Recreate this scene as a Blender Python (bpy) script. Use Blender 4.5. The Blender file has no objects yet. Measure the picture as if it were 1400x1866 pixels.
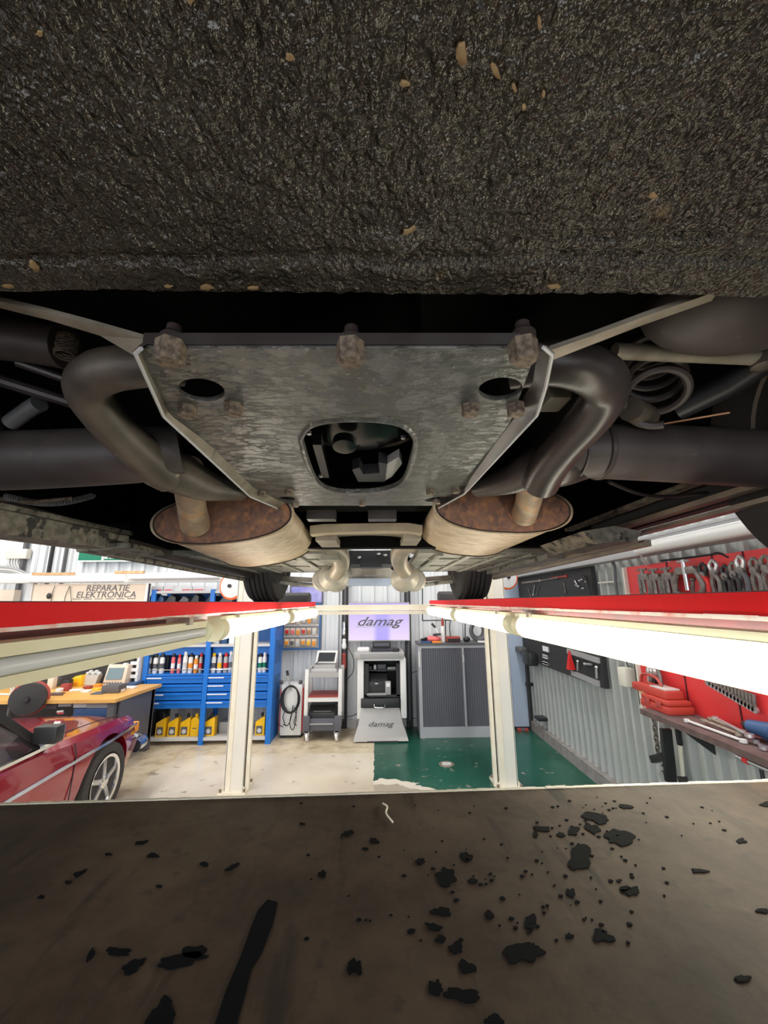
import bpy, bmesh, math, random
from mathutils import Vector, Matrix, noise
random.seed(7)
PI = math.pi
C = bpy.context.scene.collection
# ---------------------------------------------------------------- camera
F = 730.0; YAW = math.radians(1.2); TH = math.radians(12.66); ROLL = math.radians(0.45); CZ = 1.75
fw = Vector((math.sin(YAW)*math.cos(TH), math.cos(YAW)*math.cos(TH), math.sin(TH)))
rt = Vector((math.cos(YAW), -math.sin(YAW), 0)); up = rt.cross(fw)
RV = rt*math.cos(ROLL) - up*math.sin(ROLL); UV = rt*math.sin(ROLL) + up*math.cos(ROLL)
cam = bpy.data.cameras.new('camera'); co = bpy.data.objects.new('camera', cam); C.objects.link(co)
cam.sensor_fit = 'VERTICAL'; cam.sensor_height = 24.0; cam.lens = 24.0*F/1866.0
cam.clip_start = 0.02; cam.clip_end = 60
co.matrix_world = Matrix((( RV.x, UV.x, -fw.x, 0), (RV.y, UV.y, -fw.y, 0), (RV.z, UV.z, -fw.z, CZ), (0, 0, 0, 1)))
sc = bpy.context.scene; sc.camera = co
# ---------------------------------------------------------------- world, view
w = bpy.data.worlds.new('world'); sc.world = w; w.use_nodes = True
bg = w.node_tree.nodes['Background']; bg.inputs[0].default_value = (0.86, 0.92, 1.0, 1); bg.inputs[1].default_value = 3.2
sc.view_settings.view_transform = 'Standard'; sc.view_settings.look = 'None'
sc.view_settings.gamma = 1.0; sc.view_settings.use_curve_mapping = False; sc.view_settings.exposure = 0.0
CEIL_POWER = 37.0; TUBE_GLOW = 15.0
def area(loc, sx, sy, power, col=(1, .97, .92)):
    l = bpy.data.lights.new('ceiling_lamp_light', 'AREA'); l.shape = 'RECTANGLE'; l.size = sx; l.size_y = sy
    l.energy = power; l.color = col
    o = bpy.data.objects.new('ceiling_lamp_light', l); C.objects.link(o); o.location = loc; return o
CEIL_LAMPS = [(x, y) for y in (-1.5, 0.6, 2.6, 4.9) for x in (-5.4, -3.1, 1.55)] + [(-1.0, 4.9), (-1.0, -2.0)]
for x, y in CEIL_LAMPS: area((x, y, 3.66), .3, 1.4, CEIL_POWER)
# ---------------------------------------------------------------- pixel -> point on a real plane (reading the photograph)
def ray(x, y): return fw + RV*((x-700)/F) + UV*((933-y)/F)
def A(x, y, Y): d = ray(x, y); return Vector((0, 0, CZ)) + d*(Y/d.y)
def B(x, y, z): d = ray(x, y); return Vector((0, 0, CZ)) + d*(z/d.z)
def W(x, y, X): d = ray(x, y); return Vector((0, 0, CZ)) + d*(X/d.x)
def RECT(x0, y0, x1, y1, Y):
    ym, xm = (y0+y1)/2, (x0+x1)/2
    return A(x0, ym, Y).x, A(x1, ym, Y).x, A(xm, y1, Y).z, A(xm, y0, Y).z
# ---------------------------------------------------------------- materials
def mat(name, col, rough=.5, metal=0., col2=None, vs=6., vc=.5, bump=0., bs=60., dist=.002, col3=None, v3=18., c3=.62, w3=.05, spec=.5, emit=0., alpha=1., trans=0., coat=0., detail=6.):
    m = bpy.data.materials.new(name); m.use_nodes = True; nt = m.node_tree; N = nt.nodes; L = nt.links
    b = N['Principled BSDF']
    def rgb(c): return (c[0], c[1], c[2], 1)
    b.inputs['Base Color'].default_value = rgb(col); b.inputs['Roughness'].default_value = rough
    b.inputs['Metallic'].default_value = metal; b.inputs['Specular IOR Level'].default_value = spec
    b.inputs['Coat Weight'].default_value = coat
    if trans: b.inputs['Transmission Weight'].default_value = trans
    if alpha < 1: b.inputs['Alpha'].default_value = alpha
    if emit: b.inputs['Emission Color'].default_value = rgb(col); b.inputs['Emission Strength'].default_value = emit
    tc = N.new('ShaderNodeTexCoord')
    last = None
    if col2:
        n = N.new('ShaderNodeTexNoise'); n.inputs['Scale'].default_value = vs; n.inputs['Detail'].default_value = detail; L.new(tc.outputs['Object'], n.inputs['Vector'])
        r = N.new('ShaderNodeValToRGB'); r.color_ramp.elements[0].position = max(0, vc-.13); r.color_ramp.elements[1].position = min(1, vc+.13)
        r.color_ramp.elements[0].color = rgb(col); r.color_ramp.elements[1].color = rgb(col2)
        L.new(n.outputs['Fac'], r.inputs[0]); last = r.outputs[0]
    if col3:
        n = N.new('ShaderNodeTexNoise'); n.inputs['Scale'].default_value = v3; n.inputs['Detail'].default_value = 8; L.new(tc.outputs['Object'], n.inputs['Vector'])
        r = N.new('ShaderNodeValToRGB'); r.color_ramp.elements[0].position = c3; r.color_ramp.elements[1].position = c3+w3
        L.new(n.outputs['Fac'], r.inputs[0])
        mx = N.new('ShaderNodeMix'); mx.data_type = 'RGBA'; L.new(r.outputs[0], mx.inputs[0])
        if last: L.new(last, mx.inputs[6])
        else: mx.inputs[6].default_value = rgb(col)
        mx.inputs[7].default_value = rgb(col3); last = mx.outputs[2]
    if last: L.new(last, b.inputs['Base Color'])
    if bump:
        n = N.new('ShaderNodeTexNoise'); n.inputs['Scale'].default_value = bs; n.inputs['Detail'].default_value = 5; L.new(tc.outputs['Object'], n.inputs['Vector'])
        u = N.new('ShaderNodeBump'); u.inputs['Strength'].default_value = bump; u.inputs['Distance'].default_value = dist
        L.new(n.outputs['Fac'], u.inputs['Height']); L.new(u.outputs[0], b.inputs['Normal'])
    return m
K = {}
def k(name, *a, **kw): K[name] = mat(name, *a, **kw); return K[name]
k('white_sheet', (.70, .73, .76), .42, col2=(.76, .77, .78), vs=2)
k('grey_sheet', (.46, .48, .47), .40)
k('kerb', (.22, .20, .19), .8, col2=(.30, .28, .27), vs=12)
k('ceiling_white', (.7, .7, .69), .8)
k('cream', (.78, .71, .55), .45, col2=(.84, .79, .66), vs=5, bump=.1, bs=30)
k('cream_pale', (.86, .84, .60), .45, col2=(.82, .78, .52), vs=9)
k('post_white', (.74, .72, .66), .4, col2=(.80, .76, .66), vs=3)
k('lift_red', (.88, .008, .016), .55, col2=(.82, .012, .016), vs=4, spec=.15)
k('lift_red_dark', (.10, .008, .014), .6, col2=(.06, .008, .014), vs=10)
k('chipped_white', (.92, .86, .80), .6, col2=(.85, .25, .2), vs=25, vc=.62)
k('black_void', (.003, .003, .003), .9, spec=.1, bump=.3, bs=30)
k('black_plastic', (.018, .018, .02), .4)
k('gloss_black', (.006, .006, .006), .22)
k('black_matt', (.03, .03, .032), .7)
k('rubber', (.035, .033, .034), .75, bump=.3, bs=120)
k('dark_steel', (.042, .033, .029), .34, .25, col2=(.075, .064, .06), vs=9, bump=.35, bs=90, dist=.001)
k('axle_steel', (.058, .044, .041), .5, .1, col2=(.078, .062, .056), vs=14, bump=.3, bs=140, dist=.0008, col3=(.14, .11, .08), v3=60, c3=.70)
k('pipe_steel', (.075, .060, .048), .48, .15, col2=(.13, .105, .080), vs=12, bump=.5, bs=120, dist=.001, col3=(.26, .21, .15), v3=30, c3=.66)
k('silver', (.55, .55, .56), .3, .8)
k('silver_paint', (.42, .41, .40), .4, .2)
k('chrome', (.8, .8, .8), .12, 1.)
k('zinc', (.42, .38, .32), .45, .7, col2=(.28, .22, .17), vs=40)
k('rust_bolt', (.10, .075, .055), .75, .2, col2=(.26, .20, .14), vs=170, bump=.4, bs=260, dist=.0004)
k('dark_rust', (.03, .018, .014), .8, bump=.5, bs=200, dist=.001)
k('rust_plate', (.25, .13, .085), .75, .05, col2=(.13, .075, .06), vs=26, bump=.5, bs=200, dist=.001, col3=(.40, .18, .085), v3=55, c3=.45, w3=.25)
k('muffler_skin', (.46, .35, .22), .5, .15, col2=(.60, .48, .33), vs=26, bump=.35, bs=170, dist=.001, col3=(.30, .22, .16), v3=45, c3=.62)
k('neck_skin', (.26, .19, .13), .6, .15, col2=(.40, .31, .21), vs=30, bump=.4, bs=160, dist=.001, col3=(.46, .25, .12), v3=40, c3=.50, w3=.2)
k('beige_metal', (.50, .41, .27), .5, .2, col2=(.38, .31, .22), vs=10)
k('heat_shield', (.40, .34, .26), .45, .3, col2=(.26, .23, .19), vs=7)
k('pan_paint', (.20, .20, .165), .5, .1, col2=(.32, .31, .26), vs=12, bump=.4, bs=120, col3=(.08, .08, .07), v3=20, c3=.6)
k('alloy', (.50, .46, .38), .5, .25, col2=(.38, .35, .29), vs=14)
k('sill_skin', (.16, .15, .12), .6, .2, col2=(.34, .32, .25), vs=40, bump=.6, bs=150, col3=(.05, .05, .045), v3=30, c3=.56)
k('strap_metal', (.20, .17, .125), .5, .3, col2=(.34, .30, .23), vs=20, bump=.4, bs=100, dist=.001)
k('tube_off', (.72, .75, .77), .25)
k('tyre', (.045, .042, .040), .8, bump=.2, bs=100)
k('blue', (.01, .17, .62), .4)
k('blue_dark', (.02, .12, .36), .5)
k('white', (.8, .8, .79), .45); k('label_white', (.82, .82, .84), .6)
k('cream_board', (.74, .64, .52), .7, col2=(.70, .60, .50), vs=4)
k('grey', (.35, .35, .36), .5); k('light_grey', (.58, .58, .58), .5); k('dark_grey', (.10, .10, .11), .5)
k('slate', (.105, .108, .13), .55); k('cab_grey', (.40, .41, .44), .4)
k('yellow', (.90, .52, .01), .35); k('orange', (.85, .30, .03), .45); k('red', (.62, .02, .02), .4); k('red_case', (.45, .05, .035), .45)
k('violet', (.22, .22, .55), .2, col2=(.40, .38, .70), vs=6)
k('pink', (.80, .16, .17), .5)
k('bench_top', (.74, .42, .12), .4, col2=(.66, .36, .10), vs=3)
k('green', (.0, .18, .10), .5); k('wood', (.48, .26, .12), .6, col2=(.60, .38, .20), vs=20)
k('tool_red', (.72, .035, .04), .45, col2=(.66, .05, .05), vs=5)
k('shelf_brown', (.085, .055, .055), .7, col2=(.13, .085, .08), vs=14)
k('steel_tool', (.24, .22, .20), .45, .5, col2=(.15, .13, .12), vs=30)
k('rust_red_tool', (.35, .05, .04), .5)
k('car_paint', (.30, .006, .020), .18, .25, coat=.8, spec=.6)
k('glass_dark', (.03, .03, .035), .05, spec=.8, alpha=.55)
k('tan_leather', (.35, .22, .13), .6)
k('skyblue_chrome', (.55, .62, .75), .12, 1.)
k('screen_blue', (.16, .24, .28), .2); k('screen_dark', (.04, .045, .05), .15)
k('copper', (.40, .20, .10), .4, .8)
k('orange_rim', (.90, .15, .03), .5)
k('clear_plastic', (.75, .74, .72), .2, alpha=.75)
k('pipe_cream', (.68, .66, .58), .5); k('slate_blue', (.40, .47, .60), .4); k("tool_blue", (.03, .08, .20), .45)
k('tan_chip', (.22, .13, .055), .7, col2=(.36, .24, .11), vs=100, bump=.6, bs=200)
def glow(name, col, s):
    m = bpy.data.materials.new(name); m.use_nodes = True; nt = m.node_tree; nt.nodes.remove(nt.nodes['Principled BSDF'])
    e = nt.nodes.new('ShaderNodeEmission'); e.inputs[0].default_value = (*col, 1); e.inputs[1].default_value = s
    nt.links.new(e.outputs[0], nt.nodes['Material Output'].inputs[0]); K[name] = m
glow('tube_lit', (1, .96, .80), TUBE_GLOW); glow('tube_lit_wall', (1, .95, .8), 3.5)
def ramp_mat(name, build):
    m = bpy.data.materials.new(name); m.use_nodes = True; build(m.node_tree, m.node_tree.nodes, m.node_tree.links, m.node_tree.nodes['Principled BSDF']); K[name] = m
def math_(N, L, op, a, b=None, c=None):
    n = N.new('ShaderNodeMath'); n.operation = op
    for i, v in enumerate((a, b, c)):
        if v is None: continue
        if isinstance(v, (int, float)): n.inputs[i].default_value = v
        else: L.new(v, n.inputs[i])
    return n.outputs[0]
def noise_(N, L, tc, scale, detail=5, rough=.5, vec=(1, 1, 1)):
    mp = N.new('ShaderNodeMapping'); mp.inputs['Scale'].default_value = vec; L.new(tc.outputs['Object'], mp.inputs[0])
    n = N.new('ShaderNodeTexNoise'); n.inputs['Scale'].default_value = scale; n.inputs['Detail'].default_value = detail; n.inputs['Roughness'].default_value = rough
    L.new(mp.outputs[0], n.inputs['Vector']); return n.outputs['Fac']
def ramp(N, L, src, stops):
    r = N.new('ShaderNodeValToRGB'); e = r.color_ramp.elements
    while len(e) > len(stops): e.remove(e[-1])
    while len(e) < len(stops): e.new(.5)
    for s, (p, c) in zip(e, stops): s.position = p; s.color = (*c, 1)
    L.new(src, r.inputs[0]); return r.outputs[0]
def mixc(N, L, f, a, b):
    m = N.new('ShaderNodeMix'); m.data_type = 'RGBA'
    for i, v in ((0, f), (6, a), (7, b)):
        if isinstance(v, tuple): m.inputs[i].default_value = (*v, 1)
        elif isinstance(v, (int, float)): m.inputs[i].default_value = v
        else: L.new(v, m.inputs[i])
    return m.outputs[2]
def _bitumen(nt, N, L, b):
    tc = N.new('ShaderNodeTexCoord')
    big = noise_(N, L, tc, 5, 5); sp = noise_(N, L, tc, 34, 3); tan = noise_(N, L, tc, 16, 6)
    c = ramp(N, L, big, [(.35, (.020, .018, .014)), (.55, (.036, .033, .025)), (.72, (.030, .021, .020))])
    c = mixc(N, L, ramp(N, L, tan, [(.70, (0, 0, 0)), (.76, (1, 1, 1))]), c, (.13, .09, .04))
    L.new(c, b.inputs['Base Color']); b.inputs['Roughness'].default_value = .24; b.inputs['Specular IOR Level'].default_value = .8; b.inputs['Specular Tint'].default_value = (1, .93, .82, 1)
    n1 = noise_(N, L, tc, 230, 3, .5, (1.0, .6, 1)); n2 = noise_(N, L, tc, 85, 3, .6)
    vo = N.new('ShaderNodeTexVoronoi'); vo.inputs['Scale'].default_value = 240; vo.feature = 'SMOOTH_F1'; L.new(tc.outputs['Object'], vo.inputs['Vector'])
    h = math_(N, L, 'ADD', n1, math_(N, L, 'MULTIPLY', n2, 1.2)); h = math_(N, L, 'SUBTRACT', h, math_(N, L, 'MULTIPLY', vo.outputs['Distance'], .7))
    u = N.new('ShaderNodeBump'); u.inputs['Strength'].default_value = 1.0; u.inputs['Distance'].default_value = .0048; L.new(h, u.inputs['Height']); L.new(u.outputs[0], b.inputs['Normal'])
ramp_mat('bitumen', _bitumen)
def _plate(nt, N, L, b):
    tc = N.new('ShaderNodeTexCoord')
    big = noise_(N, L, tc, 7, 6); fl = noise_(N, L, tc, 26, 7, .6); sp = noise_(N, L, tc, 140, 3)
    c = ramp(N, L, big, [(.35, (.075, .074, .066)), (.6, (.12, .118, .107))])
    c = mixc(N, L, ramp(N, L, fl, [(.50, (0, 0, 0)), (.56, (1, 1, 1))]), c, (.165, .162, .15))
    c = mixc(N, L, ramp(N, L, sp, [(.66, (0, 0, 0)), (.72, (1, 1, 1))]), c, (.28, .27, .25))
    L.new(c, b.inputs['Base Color']); b.inputs['Metallic'].default_value = .3; b.inputs['Roughness'].default_value = .34
    # cracked paint: ridged noise lines
    cr = noise_(N, L, tc, 40, 6, .65, (.5, 1.3, 1)); ab = math_(N, L, 'ABSOLUTE', math_(N, L, 'SUBTRACT', cr, .5))
    cl = ramp(N, L, ab, [(.0, (0, 0, 0)), (.04, (1, 1, 1))])
    h = math_(N, L, 'ADD', cl, math_(N, L, 'MULTIPLY', sp, .6)); 
    u = N.new('ShaderNodeBump'); u.inputs['Strength'].default_value = .9; u.inputs['Distance'].default_value = .0016; L.new(h, u.inputs['Height']); L.new(u.outputs[0], b.inputs['Normal'])
ramp_mat('plate_paint', _plate)
def _tray(nt, N, L, b):
    tc = N.new('ShaderNodeTexCoord')
    big = noise_(N, L, tc, 6, 9, .68); fine = noise_(N, L, tc, 60, 5); sc_ = noise_(N, L, tc, 10, 6, .6, (4, .6, 1))
    c = ramp(N, L, big, [(.34, (.030, .019, .011)), (.5, (.066, .044, .028)), (.66, (.108, .077, .050))])
    c = mixc(N, L, ramp(N, L, sc_, [(.56, (0, 0, 0)), (.68, (1, 1, 1))]), c, (.030, .022, .016))
    c = mixc(N, L, ramp(N, L, fine, [(.60, (0, 0, 0)), (.70, (.6, .6, .6))]), c, (.03, .024, .02))
    L.new(c, b.inputs['Base Color']); b.inputs['Roughness'].default_value = .66; b.inputs['Specular IOR Level'].default_value = .3
    u = N.new('ShaderNodeBump'); u.inputs['Strength'].default_value = .4; u.inputs['Distance'].default_value = .001; L.new(fine, u.inputs['Height']); L.new(u.outputs[0], b.inputs['Normal'])
ramp_mat('tray_brown', _tray)
k('oil', (.006, .007, .008), .75, spec=.05)
def _floor(nt, N, L, b):
    g = N.new('ShaderNodeNewGeometry'); sp = N.new('ShaderNodeSeparateXYZ'); L.new(g.outputs['Position'], sp.inputs[0])
    def ns(scale, d=5):
        n = N.new('ShaderNodeTexNoise'); n.inputs['Scale'].default_value = scale; n.inputs['Detail'].default_value = d; L.new(g.outputs['Position'], n.inputs['Vector']); return n.outputs['Fac']
    n1 = ns(1.3, 6); n2 = ns(7, 7); n3 = ns(.6, 3)
    conc = ramp(N, L, n2, [(.35, (.46, .37, .24)), (.5, (.60, .50, .35)), (.7, (.66, .57, .43))])
    paint = ramp(N, L, n1, [(.4, (.58, .50, .39)), (.6, (.70, .63, .52))])
    # pale repainted slab in the middle of the floor
    xx = math_(N, L, 'ADD', sp.outputs[0], math_(N, L, 'MULTIPLY', math_(N, L, 'SUBTRACT', n1, .5), .5))
    yy = math_(N, L, 'ADD', sp.outputs[1], math_(N, L, 'MULTIPLY', math_(N, L, 'SUBTRACT', n2, .5), .35))
    inp = math_(N, L, 'MULTIPLY', math_(N, L, 'GREATER_THAN', xx, -2.35), math_(N, L, 'LESS_THAN', yy, 5.28))
    c = mixc(N, L, inp, conc, paint)
    gx = math_(N, L, 'ADD', sp.outputs[0], math_(N, L, 'MULTIPLY', math_(N, L, 'SUBTRACT', n2, .5), .05))
    # curved edge: bare ring about (0.2, 3.9)
    dx = math_(N, L, 'SUBTRACT', sp.outputs[0], .02); dy = math_(N, L, 'SUBTRACT', sp.outputs[1], 3.85)
    r = math_(N, L, 'SQRT', math_(N, L, 'ADD', math_(N, L, 'MULTIPLY', dx, dx), math_(N, L, 'MULTIPLY', dy, dy)))
    r = math_(N, L, 'ADD', r, math_(N, L, 'MULTIPLY', math_(N, L, 'SUBTRACT', n2, .5), .25))
    isg = math_(N, L, 'MULTIPLY', math_(N, L, 'GREATER_THAN', gx, -.03), math_(N, L, 'GREATER_THAN', r, .70))
    ring = math_(N, L, 'MULTIPLY', math_(N, L, 'GREATER_THAN', r, .58), math_(N, L, 'LESS_THAN', r, .70))
    ring = math_(N, L, 'MULTIPLY', ring, math_(N, L, 'GREATER_THAN', gx, -.03))
    green = ramp(N, L, n1, [(.35, (.004, .060, .038)), (.55, (.008, .085, .055)), (.75, (.03, .12, .08))])
    green = mixc(N, L, ramp(N, L, ns(9, 4), [(.66, (0, 0, 0)), (.72, (.5, .5, .5))]), green, (.25, .32, .27))
    ing = math_(N, L, 'LESS_THAN', r, .58); ing = math_(N, L, 'MULTIPLY', ing, math_(N, L, 'GREATER_THAN', gx, -.03))
    c = mixc(N, L, ing, c, (.44, .38, .30)); c = mixc(N, L, ring, c, (.74, .68, .58)); c = mixc(N, L, isg, c, green)
    c = mixc(N, L, ramp(N, L, n2, [(.30, (1, 1, 1)), (.36, (0, 0, 0))]), c, (.33, .28, .22))
    L.new(c, b.inputs['Base Color']); b.inputs['Roughness'].default_value = .28
ramp_mat('floor_paint', _floor)
def _screen(nt, N, L, b):
    tc = N.new('ShaderNodeTexCoord'); sp = N.new('ShaderNodeSeparateXYZ'); L.new(tc.outputs['Generated'], sp.inputs[0])
    mid = math_(N, L, 'ABSOLUTE', math_(N, L, 'SUBTRACT', sp.outputs[0], .55))
    c = mixc(N, L, ramp(N, L, mid, [(.08, (1, 1, 1)), (.16, (0, 0, 0))]), ramp(N, L, sp.outputs[2], [(.0, (.88, .72, .96)), (1., (.50, .38, .95))]), (.46, .38, .96))
    b.inputs['Base Color'].default_value = (0.02, .02, .02, 1); L.new(c, b.inputs['Emission Color']); b.inputs['Emission Strength'].default_value = .95; b.inputs['Roughness'].default_value = .3
ramp_mat('screen_lilac', _screen)
# ---------------------------------------------------------------- mesh builder
LOC = {}
def V(*a): return Vector(a)
def catmull(pts, n=6):
    P = [Vector(p) for p in pts]; P = [P[0]*2-P[1]] + P + [P[-1]*2-P[-2]]; out = []
    for i in range(1, len(P)-2):
        for j in range(n):
            t = j/n; a, b, c, d = P[i-1:i+3]
            out.append(.5*((2*b)+(c-a)*t+(2*a-5*b+4*c-d)*t*t+(3*b-a-3*c+d)*t**3))
    out.append(P[-2]); return out
class MB:
    def __init__(s): s.v = []; s.f = []
    def add(s, vs, fs):
        n = len(s.v); s.v += [Vector(q) for q in vs]; s.f += [tuple(i+n for i in f) for f in fs]; return s
    def box(s, x0, x1, y0, y1, z0, z1):
        return s.add([(x0,y0,z0),(x1,y0,z0),(x1,y1,z0),(x0,y1,z0),(x0,y0,z1),(x1,y0,z1),(x1,y1,z1),(x0,y1,z1)],
                     [(0,3,2,1),(4,5,6,7),(0,1,5,4),(1,2,6,5),(2,3,7,6),(3,0,4,7)])
    def obox(s, c, X, Y, Z, a, b, h):
        X, Y, Z = (Vector(q).normalized() for q in (X, Y, Z)); c = Vector(c)
        vs = [c+X*a*i+Y*b*j+Z*h*l for l in (-1, 1) for i, j in ((-1,-1),(1,-1),(1,1),(-1,1))]
        return s.add(vs, [(0,3,2,1),(4,5,6,7),(0,1,5,4),(1,2,6,5),(2,3,7,6),(3,0,4,7)])
    def bar(s, p, q, w, t, upv=(0, 0, 1)):
        p, q = Vector(p), Vector(q); d = (q-p); X = d.normalized(); S = X.cross(Vector(upv))
        if S.length < 1e-4: S = X.cross(Vector((1, 0, 0)))
        S.normalize(); return s.obox((p+q)/2, X, S, X.cross(S), d.length/2, w/2, t/2)
    def loft(s, rings, cap=True, close=True):
        n = len(rings[0]); vs = [q for r in rings for q in r]; fs = []
        for i in range(len(rings)-1):
            for j in range(n if close else n-1):
                k2 = (j+1) % n; fs.append((i*n+j, i*n+k2, (i+1)*n+k2, (i+1)*n+j))
        if cap: fs.append(tuple(reversed(range(n)))); fs.append(tuple((len(rings)-1)*n+j for j in range(n)))
        return s.add(vs, fs)
    def tube(s, pts, r, n=12, cap=True, flat=None):
        P = [Vector(p) for p in pts]; R = r if isinstance(r, (list, tuple)) else [r]*len(P)
        if len(R) != len(P): R = [R[0]+(R[-1]-R[0])*i/(len(P)-1) if len(R) == 2 else R[min(len(R)-1, int(i/(len(P)-1)*(len(R)-1)+.5))] for i in range(len(P))]
        T = [(P[min(i+1, len(P)-1)]-P[max(i-1, 0)]).normalized() for i in range(len(P))]
        u = T[0].orthogonal().normalized(); rings = []
        for i, p in enumerate(P):
            u = (u-T[i]*u.dot(T[i])).normalized(); v = T[i].cross(u)
            rings.append([p+(u*math.cos(2*PI*j/n)+v*math.sin(2*PI*j/n))*R[i] for j in range(n)])
        return s.loft(rings, cap)
    def cyl(s, p, q, r, r2=None, n=14): return s.tube([p, q], [r, r if r2 is None else r2], n)
    def lathe(s, c, axis, prof, n=20):
        axis = Vector(axis).normalized(); u = axis.orthogonal().normalized(); v = axis.cross(u); c = Vector(c)
        return s.loft([[c+axis*h+(u*math.cos(2*PI*j/n)+v*math.sin(2*PI*j/n))*max(r, 1e-4) for j in range(n)] for r, h in prof], True)
    def ball(s, c, rx, ry, rz, n=12, m=7):
        return s.loft([[Vector(c)+V(rx*math.sin(a)*math.cos(2*PI*j/n), ry*math.sin(a)*math.sin(2*PI*j/n), rz*math.cos(a)) for j in range(n)]
                       for a in [1e-2+(PI-2e-2)*i/m for i in range(m+1)]], True)
    def prism(s, poly, off):
        poly = [Vector(p) for p in poly]; off = Vector(off); return s.loft([poly, [p+off for p in poly]], True)
    def build(s, name, m, parent=None, smooth=True, bevel=0, ang=35):
        lo = [min(q[i] for q in s.v) for i in range(3)]; hi = [max(q[i] for q in s.v) for i in range(3)]
        c = Vector([(a+b)/2 for a, b in zip(lo, hi)])
        me = bpy.data.meshes.new(name); me.from_pydata([q-c for q in s.v], [], s.f)
        b = bmesh.new(); b.from_mesh(me); bmesh.ops.recalc_face_normals(b, faces=b.faces)
        if bevel: bmesh.ops.bevel(b, geom=b.edges[:], offset=bevel, segments=2, affect='EDGES', profile=.6, clamp_overlap=True)
        b.to_mesh(me); b.free()
        return place(me, name, m, parent, c, smooth, ang)
def place(me, name, m, parent, c, smooth=True, ang=35):
    me.materials.clear(); me.materials.append(K[m] if isinstance(m, str) else m)
    if smooth: me.shade_smooth(); me.set_sharp_from_angle(angle=math.radians(ang))
    o = bpy.data.objects.new(name, me); C.objects.link(o)
    if parent: o.parent = parent; o.location = c-LOC[parent]
    else: o.location = c
    LOC[o] = Vector(c); return o
def thing(name, label, cat, loc, group=None):
    o = bpy.data.objects.new(name, None); C.objects.link(o); o.location = loc; LOC[o] = Vector(loc); o.empty_display_size = .05
    o['label'] = label; o['category'] = cat
    if group: o['group'] = group
    return o
def tag(o, label, cat, group=None):
    o['label'] = label; o['category'] = cat
    if group: o['group'] = group
    return o
def struct(o): o['kind'] = 'structure'; return o
def lab(o, s): o['label'] = s; return o
def dup(o, d, parent=None, label=None):
    c = o.copy(); C.objects.link(c); LOC[c] = LOC[o]+Vector(d)
    if parent is None: c.location = LOC[c]
    else: c.parent = parent; c.location = LOC[c]-LOC[parent]
    for ch in list(o.children): dup(ch, d, c)
    if label: c['label'] = label
    return c
def curve_plate(outs, th, bev=0, M4=None):
    """2D outlines (first outer, rest holes) -> solid plate mesh, via a filled 2D curve"""
    cu = bpy.data.curves.new('tmp', 'CURVE'); cu.dimensions = '2D'; cu.fill_mode = 'BOTH'; cu.extrude = th/2; cu.bevel_depth = bev; cu.bevel_resolution = 1
    for o_ in outs:
        s = cu.splines.new('POLY'); s.points.add(len(o_)-1); s.use_cyclic_u = True
        for p, q in zip(s.points, o_): p.co = (q[0], q[1], 0, 1)
    ob = bpy.data.objects.new('tmp', cu); C.objects.link(ob); dg = bpy.context.evaluated_depsgraph_get()
    me = bpy.data.meshes.new_from_object(ob.evaluated_get(dg)); bpy.data.objects.remove(ob); bpy.data.curves.remove(cu)
    if M4: me.transform(M4)
    return me
def text(s, size, loc, m, parent, facing='front', name='lettering', ext=.001, shear=0., sx=1., align='CENTER', font_bold=0.):
    cu = bpy.data.curves.new('tmp', 'FONT'); cu.body = s; cu.size = size; cu.extrude = ext; cu.shear = shear; cu.align_x = align; cu.align_y = 'CENTER'; cu.offset = font_bold; cu.resolution_u = 3
    ob = bpy.data.objects.new('tmp', cu); C.objects.link(ob); dg = bpy.context.evaluated_depsgraph_get()
    me = bpy.data.meshes.new_from_object(ob.evaluated_get(dg)); bpy.data.objects.remove(ob); bpy.data.curves.remove(cu)
    me.transform(Matrix.Scale(sx, 4, (1, 0, 0)))
    if facing == 'front': me.transform(Matrix.Rotation(PI/2, 4, 'X'))
    elif facing == 'right': me.transform(Matrix.Rotation(-PI/2, 4, 'Z') @ Matrix.Rotation(PI/2, 4, 'X'))
    return place(me, name, m, parent, Vector(loc), False)
def rect_poly(x0, x1, z0, z1): return [(x0, z0), (x1, z0), (x1, z1), (x0, z1)]
XZ = lambda y: Matrix(((1, 0, 0, 0), (0, 0, 1, y), (0, 1, 0, 0), (0, 0, 0, 1)))
ORD = ['first', 'second', 'third', 'fourth', 'fifth', 'sixth', 'seventh', 'eighth', 'ninth', 'tenth', 'eleventh', 'twelfth', 'thirteenth', 'fourteenth']
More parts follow.
